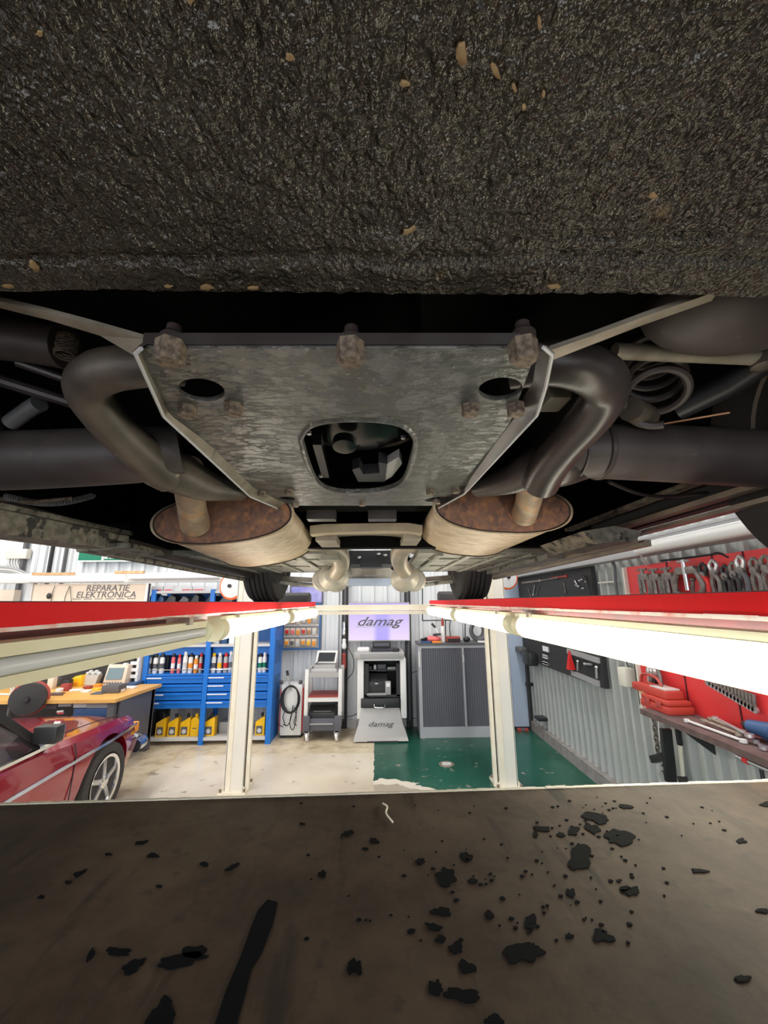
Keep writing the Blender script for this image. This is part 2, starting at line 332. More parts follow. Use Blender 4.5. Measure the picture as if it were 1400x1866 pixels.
# ================================================================ ROOM
XR = 2.20; YB = 6.30; XL = -7.2; ZC = 3.8; YF = -3.2
struct(MB().box(XL, XR+.1, YF, YB+.1, -.1, 0).build('floor', 'floor_paint', smooth=False))
struct(MB().box(XL-.1, XR+.2, YF, YB+.2, ZC, ZC+.1).build('ceiling', 'ceiling_white', smooth=False))
wb = struct(MB().box(XL-.1, XR+.2, YB+.05, YB+.15, 0, ZC).build('wall_back', 'white_sheet', smooth=False))
wr = struct(MB().box(XR+.05, XR+.15, YF, YB+.05, 0, ZC).build('wall_right', 'grey_sheet', smooth=False))
wl = struct(MB().box(XL-.1, XL, YF, YB+.05, 0, ZC).build('wall_left', 'white_sheet', smooth=False))
def sheet(width, z0, z1, pitch=.2, d=.035):
    """trapezoid-ribbed steel sheet in local x/z, ribs toward -y"""
    pr = []; n = round(width/pitch)
    for i in range(n):
        b = i*pitch
        u = pitch/.2; pr += [(b+.00, 0), (b+.050*u, 0), (b+.062*u, .012), (b+.074*u, 0), (b+.130*u, 0), (b+.138*u, -d), (b+.186*u, -d)]
    pr.append((width, 0)); vs = []; fs = []
    for z in (z0, z1): vs += [(x, y, z) for x, y in pr]
    m = len(pr)
    for i in range(m-1): fs.append((i, i+1, m+i+1, m+i))
    me = bpy.data.meshes.new('panel'); me.from_pydata(vs, [], fs); return me
sm = sheet(1.0, 0, ZC); sm.materials.append(K['white_sheet'])
for i in range(10):
    o = bpy.data.objects.new('panel', sm); C.objects.link(o); o.parent = wb; LOC[o] = V(XL+i*.94, YB+.045, 0); o.location = LOC[o]-LOC[wb]
sg = sheet(1.0, .12, ZC, pitch=.125, d=.045); sg.materials.append(K['grey_sheet'])
for i in range(9):
    o = bpy.data.objects.new('panel', sg); C.objects.link(o); o.parent = wr; o.rotation_euler = (0, 0, -PI/2); LOC[o] = V(XR+.045, YB-i*1.0, 0); o.location = LOC[o]-LOC[wr]
struct(MB().box(XR-.05, XR+.05, YF, YB, 0, .12).build('baseboard_right', 'kerb', smooth=False))
struct(MB().box(-1.9, XR, YB-.02, YB+.05, 0, .10).build('baseboard_back', 'light_grey', smooth=False))
for n, (x, y) in enumerate(CEIL_LAMPS):
    t = thing('ceiling_lamp', 'white batten lamp on the ceiling, %s of fourteen, above the frame' % ORD[n], 'lamp', (x, y, 3.8), 'ceiling battens')
    MB().box(x-.16, x+.16, y-.75, y+.75, 3.70, 3.80).build('housing', 'white', t, False)
def framebox(t, x0, x1, z0, z1, y, th, mname, name='frame', dep=.02):
    m = MB().box(x0, x1, y, y+dep, z1-th, z1).box(x0, x1, y, y+dep, z0, z0+th).box(x0, x0+th, y, y+dep, z0+th, z1-th).box(x1-th, x1, y, y+dep, z0+th, z1-th)
    return m.build(name, mname, t, False)
# ================================================================ LIFT
lift = thing('vehicle_lift', 'four-post workshop lift with red runways and cream posts under the raised car', 'lift', (0, 4.3, 0))
def runway(xi, sgn, yend, zt, zl):
    zt += CZ; zl += CZ
    # inner vertical face, chipped lower lip, recessed dark underside
    x2 = xi+sgn*.50
    a, b = min(xi, x2), max(xi, x2)
    r = MB().box(a, b, -1.6, yend, zt-.006, zt-.001).box(min(xi, xi+sgn*.006), max(xi, xi+sgn*.006), -1.6, yend, zl, zt-.006)
    ob = r.build('runway', 'lift_red', lift, False)
    MB().box(a+.01, b-.01, -1.6, yend-.01, zt-.001, zt+.001).box(a+.05, b-.02, -1.6, yend, CZ-.062, CZ-.05).build('unseen_deck_plate', 'dark_grey', ob, False)  # unseen grey deck, added to cut the red bounce under the car
    m = MB(); n = 90; ys = [-.2+i*(yend+.2)/n for i in range(n+1)]
    for i in range(n):
        e = .0022*abs(noise.noise(V(ys[i]*9, xi*3, 0)))+.0022
        x_in = xi-sgn*.0015; m.box(min(x_in, xi+sgn*.03), max(x_in, xi+sgn*.03), ys[i], ys[i+1], zl-.003, zl+.001+e)
    lab(m.build('lip', 'chipped_white', ob, False), 'chipped pale lower edge of the runway')
    u = MB().prism([(xi+sgn*.006, -1.6, zl), (xi+sgn*.022, -1.6, CZ-.072), (xi+sgn*.022, yend, CZ-.072), (xi+sgn*.006, yend, zl)], (sgn*.01, 0, 0))
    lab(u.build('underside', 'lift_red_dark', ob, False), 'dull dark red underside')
runway(-.562, -1, 3.82, .005, -.037); runway(.535, 1, 4.12, .011, -.027)
beam = MB().box(-1.15, 1.15, 4.30, 4.40, CZ-.085, CZ-.028).box(-1.15, 1.15, 4.27, 4.40, CZ-.125, CZ-.090).build('crossbeam', 'cream', lift, False)
def post(x, sx):
    # C-section post, slot toward the inside
    y0, y1 = 4.30, 4.48; a = x
    p = MB().box(a-.085, a+.085, y0, y0+.01, 0, 2.35).box(a-.085, a+.085, y1-.01, y1, 0, 2.35)
    p.box(a+sx*.085-.005, a+sx*.085+.005, y0, y1, 0, 2.35).box(min(a-sx*.085, a-sx*.07), max(a-sx*.085, a-sx*.07), y0+.01, y0+.06, 0, 2.35)
    o = p.build('post', 'post_white', lift, False)
    MB().box(min(a-sx*.135, a-sx*.10), max(a-sx*.135, a-sx*.10), y0+.03, y0+.07, 0, 2.3).build('safety_rail', 'cream', o, False)
    MB().box(min(a-sx*.10, a-sx*.085), max(a-sx*.10, a-sx*.085), y0+.06, y0+.07, .02, 2.3).build('slot', 'black_matt', o, False)
    MB().box(a-.075, a-.03, y0-.006, y0, 0, 2.35).build('edge_fold', 'cream', o, False)
    b = MB().box(a-.13, a+.13, y0-.045, y1+.045, 0, .018).build('base_plate', 'cream', o, False)
    for dx in (-.112, .112):
        for dy in (-.025, .20): MB().cyl((a+dx, y0+dy, .018), (a+dx, y0+dy, .04), .014, n=6).build('anchor_bolt', 'zinc', o, False)
    for sd in (-1, 1): MB().prism([(a+sd*.085, y0+.01, .018), (a+sd*.12, y0+.01, .018), (a+sd*.085, y0+.01, .06)], (0, .008, 0)).build('gusset', 'cream', o, False)
post(-1.36, -1); post(1.27, 1)
for x, s in ((-1.245, 1), (1.155, -1)):
    MB().box(x-.03, x+.03, 4.29, 4.42, CZ-.14, CZ-.02).build('beam_end', 'cream', lift, False)
# drip tray across the lift
ty = [(-1.0, .520), (-.43, .5235), (0, .535), (.48, .549), (1.0, .560)]
m = MB(); rings = []
tray_t = thing('drip_tray', 'wide dark brown board spattered with black oil, spanning the lift below the car', 'tray', (0, 0, CZ-.22))
poly = [(-.9, -.5), (.9, -.5)] + [(x*.9 if abs(x) == 1 else x, y) for x, y in reversed(ty)]
me = curve_plate([poly], .012, .001); place(me, 'board', 'tray_brown', tray_t, V(0, 0, CZ-.2275), False)
m = MB(); xs = [-.9+i*.012 for i in range(151)]
def tedge(x):
    for (a, b), (c, d) in zip(ty, ty[1:]):
        if a <= x <= c: return b+(d-b)*(x-a)/(c-a)
    return ty[-1][1]
for a, b in zip(xs, xs[1:]):
    y = tedge((a+b)/2); e = .0012*noise.noise(V(a*60, 3, 1)); m.box(a, b, y-.002, y+.002+e, CZ-.232, CZ-.2195+.0010*noise.noise(V(a*45, 1, 7)))
lab(m.build('edge_strip', 'cream', tray_t, False), 'worn cream front edge of the board')
def blob(px, py, rx, ry, rot=0, seed=0, rough=.35):
    c = B(px, py, -.2185); n = 36; q = []
    for i in range(n):
        a = 2*PI*i/n; rr = 1+rough*noise.noise(V(math.cos(a)*1.6+seed*7.3, math.sin(a)*1.6+seed, seed*3.1))*2+.25*rough*noise.noise(V(math.cos(a)*6+seed, math.sin(a)*6, seed))
        x = rx*math.cos(a)*rr; y = ry*math.sin(a)*rr; q.append(B(px+x*math.cos(rot)-y*math.sin(rot), py+x*math.sin(rot)+y*math.cos(rot), -.2185))
    return [(p.x, p.y) for p in q]
BL = [(1130,1523,26,12,.1),(1085,1488,22,8,.2),(1056,1560,20,22,.4),(1078,1505,14,7,.4),(1045,1510,8,8,0),(990,1508,14,5,.1),(976,1518,5,5,0),(1022,1518,7,4,0),
 (812,1594,18,14,.2),(850,1557,10,8,.3),(862,1601,8,4,0),(766,1566,8,6,0),(683,1529,8,5,.2),(635,1515,14,5,-.2),(588,1588,7,6,0),(667,1543,5,2,0),
 (1148,1619,17,8,.1),(1275,1583,16,4,.1),(1350,1529,8,4,0),(1390,1655,10,4,0),(965,1676,10,12,.3),(892,1662,8,7,.5),(807,1658,20,9,.2),(790,1684,14,5,.2),(803,1706,8,5,0),
 (830,1722,12,11,.2),(852,1758,17,9,.3),(1098,1702,20,9,.2),(952,1731,32,17,-.1),(645,1757,13,16,.2),(795,1793,13,12,.3),(842,1806,30,12,.1),(900,1852,18,10,.1),(1353,1778,12,6,0),
 (330,1745,42,12,-.15),(360,1728,20,12,0),(245,1752,24,9,-.35),(215,1729,20,6,.05),(166,1734,5,12,.5),(292,1850,20,34,.5),(257,1532,12,3,-.2),(424,1576,14,3,-.5),(372,1571,8,3,0),(279,1555,12,3,0),
 (198,1553,6,2,0),(125,1604,6,3,0),(145,1588,14,4,-.5),(75,1630,5,3,0),(290,1611,6,2,0),(1040,1622,9,7,.2),(1037,1701,7,4,0),(1400,1463,14,4,0),(1140,1467,12,4,.1),(750,1692,7,4,0),(916,1632,5,3,0),(551,1498,5,2,0)]
mo = MB()
for i, (a, b, c, d, r) in enumerate(BL):
    q = blob(a, b, c, d, r, i+1); mo.prism([(x, y, CZ-.2203) for x, y in q], (0, 0, .0006))
q = [B(x, y, -.2185) for x, y in ((488,1635),(506,1640),(497,1680),(478,1730),(458,1762),(446,1812),(430,1866),(390,1866),(412,1800),(440,1735),(456,1690),(470,1655))]
mo.prism([(p.x, p.y, CZ-.2203) for p in q], (0, 0, .0006))
o = mo.build('oil_stain', 'oil', tray_t, False); o['kind'] = 'stuff'
mc = MB(); 
for i in range(140):
    x = random.gauss(990, 170); y = random.uniform(1450, 1720)
    if 0 < x < 1400:
        p = B(x, y, -.2185); r = random.uniform(.0006, .0022); mc.prism([(p.x+r*math.cos(a), p.y+r*.8*math.sin(a), CZ-.2203) for a in (0, 1.2, 2.3, 3.5, 4.9)], (0, 0, .0006))
o = mc.build('oil_speck', 'oil', tray_t, False); o['kind'] = 'stuff'
mc = MB()
mc.tube(catmull([B(698, 1464, -.219), B(706, 1470, -.217), B(704, 1482, -.2175), B(716, 1498, -.219)], 5), .0009, 6)
lab(mc.build('straw', 'cream', tray_t), 'thin pale bristle lying on the board')
# batten lamps under the runways
def batten(x, y0, y1, s, lit, label):
    """s=+1: lamp faces +x (inboard side for the left runway)"""
    zc, r = (CZ-.082, .036) if lit else (CZ-.080, .0275)
    t = thing('batten_lamp', label, 'lamp', (x, (y0+y1)/2, zc), 'tube lamps under the runways')
    if lit:
        MB().tube([(x, y0+.045, zc), (x, y1-.045, zc)], r, 28, False).build('tube', 'tube_lit', t)
        for a0, a1 in ((52, 128), (262, 278)):  # top cover strip and bottom strip, cream to imitate the glow's warm edges
            q_ = [(x+r*1.03*math.cos(math.radians(a0+(a1-a0)*i/8)), zc+r*1.03*math.sin(math.radians(a0+(a1-a0)*i/8))) for i in range(9)]+[(x+r*.99*math.cos(math.radians(a1-(a1-a0)*i/8)), zc+r*.99*math.sin(math.radians(a1-(a1-a0)*i/8))) for i in range(9)]
            MB().loft([[V(a, y0+.02, b) for a, b in q_], [V(a, y1-.02, b) for a, b in q_]], True).build('cover_glow_edge', 'cream_pale', t, ang=50)
        for ya, yb in ((y0, y0+.060), (y1-.060, y1)):
            MB().lathe((x, ya, zc), (0, 1, 0), [(r*.7, 0), (r*1.04, .004), (r*1.06, .02), (r*1.04, yb-ya-.004), (r*.7, yb-ya)], 24).build('end_cap', 'cream_pale', t)
        MB().box(x-.022, x+.022, y0+.01, y1-.01, zc+r*.82, zc+r*.82+.012).build('housing', 'cream_pale', t, False)
    else:
        m = MB(); ang = [PI*(.10+1.05*i/12) for i in range(13)]
        # half shell behind the tube
        o_ = [(x-s*.001+s*(-.0)+r*1.25*math.cos(a), zc+r*1.22*math.sin(a)) for a in ang] if s > 0 else None
        arc = [(x+s*r*1.22*math.cos(a), zc+r*1.18*math.sin(a)) for a in [math.radians(70+220*i/14) for i in range(15)]]
        inn = [(x+s*r*1.13*math.cos(a), zc+r*1.09*math.sin(a)) for a in [math.radians(70+220*i/14) for i in range(15)]][::-1]
        pf = arc+inn; m.loft([[V(a, y0, b) for a, b in pf], [V(a, y1, b) for a, b in pf]], True); m.build('housing', 'cream_pale', t, ang=50)
        MB().box(x+s*.004, x+s*.022, y0+.02, y1-.02, zc+.012, zc+.030).box(x+s*.004, x+s*.022, y0+.02, y1-.02, zc-.030, zc-.014).build('reflector', 'cream_pale', t, False)
        MB().tube([(x+s*.012, y0+.04, zc-.002), (x+s*.012, y1-.03, zc-.002)], .0125, 20).build('tube', 'tube_off', t)
        for ya in (y0, y1-.03): MB().lathe((x, ya, zc), (0, 1, 0), [(r*1.0, 0), (r*1.26, .003), (r*1.26, .02), (r*1.0, .024)], 24).build('end_cap', 'cream_pale', t)
    for yy in (y0+.15, y1-.15): MB().box(x-.03, x+.03, yy-.012, yy+.012, zc+r*.9, CZ-.036).build('bracket', 'zinc', t, False)
batten(-.520, .02, 1.26, 1, False, 'unlit grey tube lamp in a cream housing, nearest under the left runway')
batten(-.520, 1.33, 2.38, 1, True, 'lit tube lamp in the middle of the left runway, just beyond the unlit one')
batten(-.520, 2.42, 3.50, 1, True, 'lit tube lamp at the far end of the left runway')
batten(.500, .18, 1.425, -1, True, 'long glaring tube lamp nearest the camera under the right runway')
batten(.505, 1.475, 2.52, -1, True, 'lit tube lamp in the middle of the right runway')
batten(.505, 2.56, 3.86, -1, True, 'lit tube lamp at the far end of the right runway')
for sx_ in (-1, 1):
    MB().box(sx_*.66-.015, sx_*.66+.015, -.40, -.34, CZ-.235, CZ-.06).build('hanger', 'cream', tray_t, False); MB().box(sx_*.66-.015, sx_*.66+.015, -.15, -.09, CZ-.235, CZ-.06).build('hanger', 'cream', tray_t, False)
for x, lb, yy in ((-.74, 'black rubber chock at the far end of the left runway', 3.6), (.72, 'black rubber chock at the far end of the right runway', 3.8)):
    CH = CZ+(.0065 if x < 0 else .0125)
    tag(MB().prism([(x-.14, yy-.12, CH), (x-.14, yy+.10, CH), (x-.14, yy+.08, CH+.066), (x-.14, yy-.01, CH+.081), (x-.14, yy-.08, CH+.056)], (.30, 0, 0)).build('wheel_chock', 'rubber', bevel=.012), lb, 'chock')
# ================================================================ CAR ABOVE
car = thing('raised_car', 'underside of an old car raised on the lift, black underseal, twin rusty silencers', 'car', (0, 1.4, CZ))
def cp(mb, name, m, label=None, parent=None, **kw):
    o = mb.build(name, m, parent or car, **kw)
    if label: lab(o, label)
    return o
# near sealed panel (real relief)
nx, ny = 420, 190; X0, X1, Y0, Y1 = -.75, .75, -.42, .307; vs = []; fs = []
def relief(x, y):
    h = .0035*noise.noise(V(x*7, y*7, 0)) + .0020*noise.noise(V(x*38, y*30, 2)) + .0026*noise.noise(V(x*110, y*75, 5))
    e = (.307-y)
    wv = .004*math.sin(x*4)+.003*noise.noise(V(x*9, 0, 9)); h += .0035*math.exp(-((e-.037-wv)/.005)**2)-.0018*math.exp(-((e-.026-wv)/.009)**2)      # creased seam near the edge
    if x > .1: h += .004*math.exp(-((e-.052-wv-.03*(x-.1))/.004)**2)
    if e < .020: h += .5*(.020-e)*0
    return h
for j in range(ny+1):
    for i in range(nx+1):
        x = X0+(X1-X0)*i/nx; t = j/ny; y = Y0+(Y1-Y0)*(1-(1-t)**1.5); vs.append((x, y, CZ+.270-relief(x, y)*-1))
for j in range(ny):
    for i in range(nx): a = j*(nx+1)+i; fs.append((a, a+nx+1, a+nx+2, a+1))
n0 = len(vs)
for i in range(nx+1): x = X0+(X1-X0)*i/nx; vs.append((x, .3075+.0008*noise.noise(V(x*60, 0, 0)), CZ+.278)); vs.append((x, .300, CZ+.31))
for i in range(nx):
    a = ny*(nx+1)+i; fs.append((a, n0+2*i, n0+2*i+2, a+1)); fs.append((n0+2*i, n0+2*i+1, n0+2*i+3, n0+2*i+2))
mb = MB(); mb.add(vs, fs); sealed = cp(mb, 'sealed_panel', 'bitumen', 'wrinkled black underseal panel right above the camera', ang=80)
def chip(px, py, rx, ry, rot=0):
    c = B(px, py, .2665); q = []
    for i in range(11):
        a = 2*PI*i/11; rr = 1+.5*random.uniform(-.6, .6); x = rx*rr*math.cos(a); y = ry*rr*math.sin(a)
        q.append(B(px+x*math.cos(rot)-y*math.sin(rot), py+x*math.sin(rot)+y*math.cos(rot), .2665))
    top = [V(p.x, p.y, CZ+.272) for p in q]; mid = [V(p.x, p.y, CZ+.2690) for p in q]; cc = sum(mid, V(0, 0, 0))/11
    low = [cc+(p-cc)*.7-V(0, 0, .0004) for p in mid]
    cp(MB().loft([top, mid, low]), 'rust_flake', 'tan_chip', None, sealed)
for a in ((842,108,11,22,.1),(905,140,6,17,-.5),(938,168,3,8,-.4),(984,52,3,11,0),(527,112,8,8,0),(956,204,4,4,0),(992,180,3,5,0),(738,160,9,6,0),(745,434,16,9,-.6),(1192,362,8,6,.4),(62,493,12,5,.7),(306,527,9,3,.1),(375,529,12,4,.1),(1012,528,12,4,0),(462,530,9,3,0),(70,68,6,6,0),(346,8,6,8,0),(12,526,14,4,0)): chip(*a)
cp(MB().loft([catmull([B(640+i*0, 418, .268), B(690, 412, .265), B(735, 428, .262), B(770, 416, .264), B(815, 428, .268)], 5), catmull([B(640, 424, .268), B(690, 440, .262), B(738, 462, .257), B(775, 438, .262), B(815, 432, .268)], 5)], False, False), 'torn_flap', 'bitumen', 'torn lifted flap of underseal', sealed)
# dark upper underbody
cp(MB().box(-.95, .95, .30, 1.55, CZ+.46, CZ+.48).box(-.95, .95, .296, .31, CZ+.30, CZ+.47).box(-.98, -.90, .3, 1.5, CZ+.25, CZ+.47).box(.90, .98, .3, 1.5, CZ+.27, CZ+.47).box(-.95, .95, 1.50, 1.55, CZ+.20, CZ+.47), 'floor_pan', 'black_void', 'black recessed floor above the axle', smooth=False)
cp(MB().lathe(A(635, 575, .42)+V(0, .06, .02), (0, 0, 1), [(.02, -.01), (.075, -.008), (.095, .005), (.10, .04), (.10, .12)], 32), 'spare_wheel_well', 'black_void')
# cover plate
ZP = .235
outer = [B(x, y, ZP) for x, y in ((262,634),(968,634),(976,641),(930,768),(850,882),(803,921),(530,921),(466,890),(308,752),(256,641))]
def ell(px, py, a, b, n=24, rot=0): return [B(px+a*math.cos(2*PI*i/n)*math.cos(rot)-b*math.sin(2*PI*i/n)*math.sin(rot), py+a*math.cos(2*PI*i/n)*math.sin(rot)+b*math.sin(2*PI*i/n)*math.cos(rot), ZP) for i in range(n)]
ctr_px = [(551,800),(566,778),(600,768),(650,765),(700,768),(735,778),(753,800),(750,830),(738,868),(722,884),(690,893),(640,896),(604,892),(580,878),(564,845)]
ctr = catmull([B(x, y, ZP) for x, y in ctr_px+ctr_px[:1]], 4)[:-1]
holes = [ell(367, 710, 44, 21, rot=.12), ell(912, 708, 41, 21, rot=-.1), ctr, ell(521, 909, 17, 4), ell(800, 909, 26, 4, rot=-.1)]
me = curve_plate([[(p.x, p.y) for p in outer]]+[[(p.x, p.y) for p in h] for h in holes], .005, .0006)
plate = place(me, 'cover_plate', 'plate_paint', car, V(0, 0, CZ+ZP+.0025)); lab(plate, 'grey steel cover plate bolted under the differential')
def flange(path, h, th, flare, name, lbl):
    """strip hanging below the plate along path, flared outward"""
    c0 = sum(outer, V(0, 0, 0))/len(outer); vs = []; 
    mb = MB(); n = len(path); rings = []
    for i, p in enumerate(path):
        t = (path[min(i+1, n-1)]-path[max(i-1, 0)]).normalized(); o_ = V(-t.y, t.x, 0); 
        if o_.dot(p-c0) < 0: o_ = -o_
        q = V(p.x, p.y, CZ+ZP+.004); lo = q+o_*flare+V(0, 0, -h)
        rings.append([q, lo, lo+o_*th, q+o_*th])
    mb.loft(rings); return cp(mb, name, 'plate_paint', lbl, plate, ang=20)
def flange2(top, bot, th, m_, lbl):
    T_ = [B(x, y, ZP)+V(0, 0, .003) for x, y in top]; B_ = [B(x, y, ZP-.012) for x, y in bot]; c0 = sum(outer, V(0, 0, 0))/len(outer); rings = []
    for p, q in zip(T_, B_):
        o_ = (p-c0); o_.z = 0; o_.normalize(); rings.append([p, q, q+o_*th, p+o_*th])
    f = cp(MB().loft(rings), 'flange', m_, lbl, plate, ang=20); cp(MB().tube([q+V(0, 0, -.0005) for q in B_], .0019, 6), 'worn_edge', 'light_grey', 'bright worn edge of a flange', plate)
flange2([(968,630),(976,641),(972,700),(930,768),(850,882),(803,921)], [(990,632),(1006,646),(994,705),(978,757),(846,900),(797,927)], .003, 'dark_steel', 'turned-down right flange of the plate')  # right flange darker, left one lighter: differing light put into the metal colours
flange2([(266,632),(256,641),(308,752),(392,814),(466,890),(530,921)], [(258,634),(247,643),(299,759),(384,838),(456,905),(519,932)], .003, 'strap_metal', 'turned-down left flange of the plate')
# front edge lip turned up
cp(MB().loft([[V(p.x, p.y, CZ+ZP+.002), V(p.x, p.y-.003, CZ+ZP+.002), V(p.x, p.y-.003, CZ+ZP+.014), V(p.x, p.y, CZ+ZP+.014)] for p in (outer[9]+V(.0, .004, 0), outer[0], outer[1], outer[2]+V(0, .004, 0))]), 'near_lip', 'dark_steel', None, plate, smooth=False)
# raised rim of the centre opening
cc = sum(ctr, V(0, 0, 0))/len(ctr); rings = []
for p in ctr+ctr[:1]:
    o_ = (p-cc).normalized(); o_.z = 0; q = V(p.x, p.y, CZ+ZP)
    rings.append([q+o_*.010+V(0, 0, .0005), q+o_*.004+V(0, 0, -.0035), q+V(0, 0, -.0035), q+o_*-.001+V(0, 0, .006), q+o_*.010+V(0, 0, .004)])
cp(MB().loft(rings, False), 'opening_rim', 'plate_paint', 'raised rim of the centre opening', plate)
def bolt(px, py, r, h, m='rust_bolt', parent=plate, z=ZP, washer=True, name='bolt'):
    c = B(px, py, z-h); c = V(c.x, c.y, CZ+z); a0 = random.uniform(0, 1); mb = MB()
    hx = lambda rr, zz: [c+V(rr*math.cos(a0+PI/3*i), rr*math.sin(a0+PI/3*i), zz) for i in range(6)]
    mb.loft([hx(r, .001), hx(r, -h*.85), hx(r*.82, -h)])
    if False: mb.lathe(c, (0, 0, -1), [(r*1.3, -.001), (r*1.3, .0015), (r*1.2, .002)], 18)
    return cp(mb, name, m, None, parent, ang=25)
for a in ((308,662),(638,662),(956,660)): bolt(*a, .0135, .020)
for a in ((340,760),(425,756),(858,757),(941,757)): bolt(*a, .0110, .014)
for a in ((477,905),(527,902),(784,902),(831,899)): bolt(*a, .0090, .012)
for a in ((538,924),(660,922),(796,919)): bolt(*a, .0085, .010, 'zinc')
for px, py in ((312, 610), (640, 612), (956, 604)):
    c = B(px, py, ZP+.02); cp(MB().lathe(c+V(0, .004, -.012), (0, 0, 1), [(.010, 0), (.012, .002), (.012, .012), (.007, .018), (.007, .024)], 18), 'mount_stud', 'dark_rust', None)
# differential seen through the opening
dc = V(cc.x, cc.y+.01, CZ+ZP+.095)
diff = cp(MB().ball(dc, .135, .10, .062, 24, 12), 'differential_housing', 'gloss_black', 'glossy black differential casing in the plate opening')
pg = B(628, 812, ZP+.012)
cp(MB().lathe(pg, (0, .25, 1), [(.016, -.004), (.019, -.003), (.019, .012), (.012, .013), (.011, .004), (.0105, .002)], 20), 'drain_plug_ring', 'gloss_black', None, diff)
cp(MB().lathe(pg+V(0, 0, .002), (0, .25, 1), [(.0085, -.002), (.0085, .008)], 6), 'drain_plug', 'rust_bolt', 'rusty drain plug', diff)
q1 = [B(x, y, ZP+.01) for x, y in ((642,856),(653,878),(702,878),(706,846),(690,842),(692,862),(662,864),(655,852))]
cp(MB().prism(q1, (0, 0, .02)), 'cast_bracket', 'black_plastic', None, diff, smooth=False)
q1 = [B(x, y, ZP+.012) for x, y in ((704,846),(728,832),(733,845),(715,868),(702,876))]
cp(MB().prism(q1, (0, 0, .015)), 'tab', 'silver_paint', 'pale grey bracket tab', diff, smooth=False)
for (a, b, c_, d) in ((578, 800, 594, 862),):
    cp(MB().bar(B(a, b, ZP+.02), B(c_, d, ZP+.02), .014, .02), 'casting_rib', 'gloss_black', None, diff)
for a in ((563, 792), (584, 870), (735, 800)): bolt(*a, .004, .004, 'silver', diff, ZP+.012, False)
# straps
cp(MB().loft([[p+V(0, 0, .0), p+d_, p+d_+V(0, .002, .006), p+V(0, .002, .006)] for p, d_ in ((B(1004, 638, ZP), V(.002, .018, -.002)), (B(1080, 612, .248), V(.004, .016, 0)), (B(1180, 575, .264), V(.004, .014, 0)), (B(1310, 530, .285), V(.004, .013, 0)))]), 'stay_strap', 'strap_metal', 'flat worn metal strap right of the plate', smooth=False)
cp(MB().loft([[p, p+d_, p+d_+V(0, .002, .006), p+V(0, .002, .006)] for p, d_ in ((B(262, 618, ZP+.015), V(-.004, .022, -.014)), (B(170, 592, .258), V(-.004, .016, 0)), (B(80, 568, .268), V(-.004, .012, 0)), (B(-60, 535, .285), V(-.004, .010, 0)))]), 'stay_strap', 'strap_metal', 'flat brown metal strap left of the plate', smooth=False)
# tail pipes, collars, necks
def px_tube(pts, n=7, seg=20):
    P = [A(x, y, Y) for x, y, Y, r in pts]; Q = catmull(P, n); R = []
    for i in range(len(pts)-1):
        for j in range(n): R.append(pts[i][3]+(pts[i+1][3]-pts[i][3])*j/n)
    R.append(pts[-1][3]); return MB().tube(Q, R, seg)
cp(px_tube([(330,668,.46,.024),(255,668,.44,.025),(188,678,.45,.027),(160,705,.49,.028),(182,750,.54,.028),(230,800,.61,.031),(285,848,.69,.037),(310,862,.72,.038)]), 'tail_pipe', 'pipe_steel', 'brownish bent exhaust pipe left of the plate')
cp(px_tube([(285,838,.70,.034),(325,862,.73,.040),(375,884,.79,.032),(440,894,.88,.022)]), 'pipe_collar', 'pipe_steel', 'flared collar joining pipe and axle on the left')
cp(px_tube([(340,850,.74,.030),(345,890,.80,.029),(350,925,.87,.030),(356,955,.94,.034)]), 'inlet_neck', 'neck_skin', 'rusty inlet neck of the left silencer')
cp(px_tube([(930,672,.46,.026),(1010,662,.44,.028),(1075,676,.45,.030),(1103,705,.49,.031),(1080,755,.54,.031),(1035,805,.60,.031),(1000,850,.67,.033),(985,880,.72,.034)]), 'tail_pipe', 'dark_steel', 'black bent exhaust pipe right of the plate')
cp(px_tube([(1065,840,.70,.034),(1020,850,.70,.038),(980,850,.72,.038),(930,874,.78,.030),(870,890,.86,.020)]), 'pipe_collar', 'dark_steel', 'flared collar joining pipe and axle on the right')
cp(px_tube([(972,845,.74,.029),(968,885,.80,.028),(962,918,.88,.028),(955,938,.94,.030)]), 'inlet_neck', 'neck_skin', 'rusty inlet neck of the right silencer')
cp(MB().lathe(A(955, 925, .945), (0, 1, -.15), [(.043, -.004), (.046, .0), (.043, .01)], 24), 'neck_collar', 'rust_plate', None)
# axle tubes
def axle(pts, lbl):
    o = cp(px_tube(pts, 5, 32), 'axle_tube', 'axle_steel', lbl); return o
al = axle([(-90,842,.68,.052),(60,838,.68,.052),(245,829,.68,.050),(330,822,.70,.044)], 'thick dark axle tube on the left')
ar = axle([(1010,822,.70,.046),(1095,822,.68,.0505),(1240,828,.68,.052),(1490,842,.68,.053)], 'thick dark axle tube on the right')
c = A(1092, 822, .68); cp(MB().lathe(c, (1, 0, -.01), [(.049, -.006), (.053, -.004), (.053, .003), (.05, .006)], 32), 'ring', 'dark_steel', None, ar)
c = A(1048, 822, .69); cp(MB().lathe(c, (1, 0, -.01), [(.05, -.004), (.0535, -.002), (.0535, .002), (.05, .004)], 32), 'ring', 'dark_steel', None, ar)
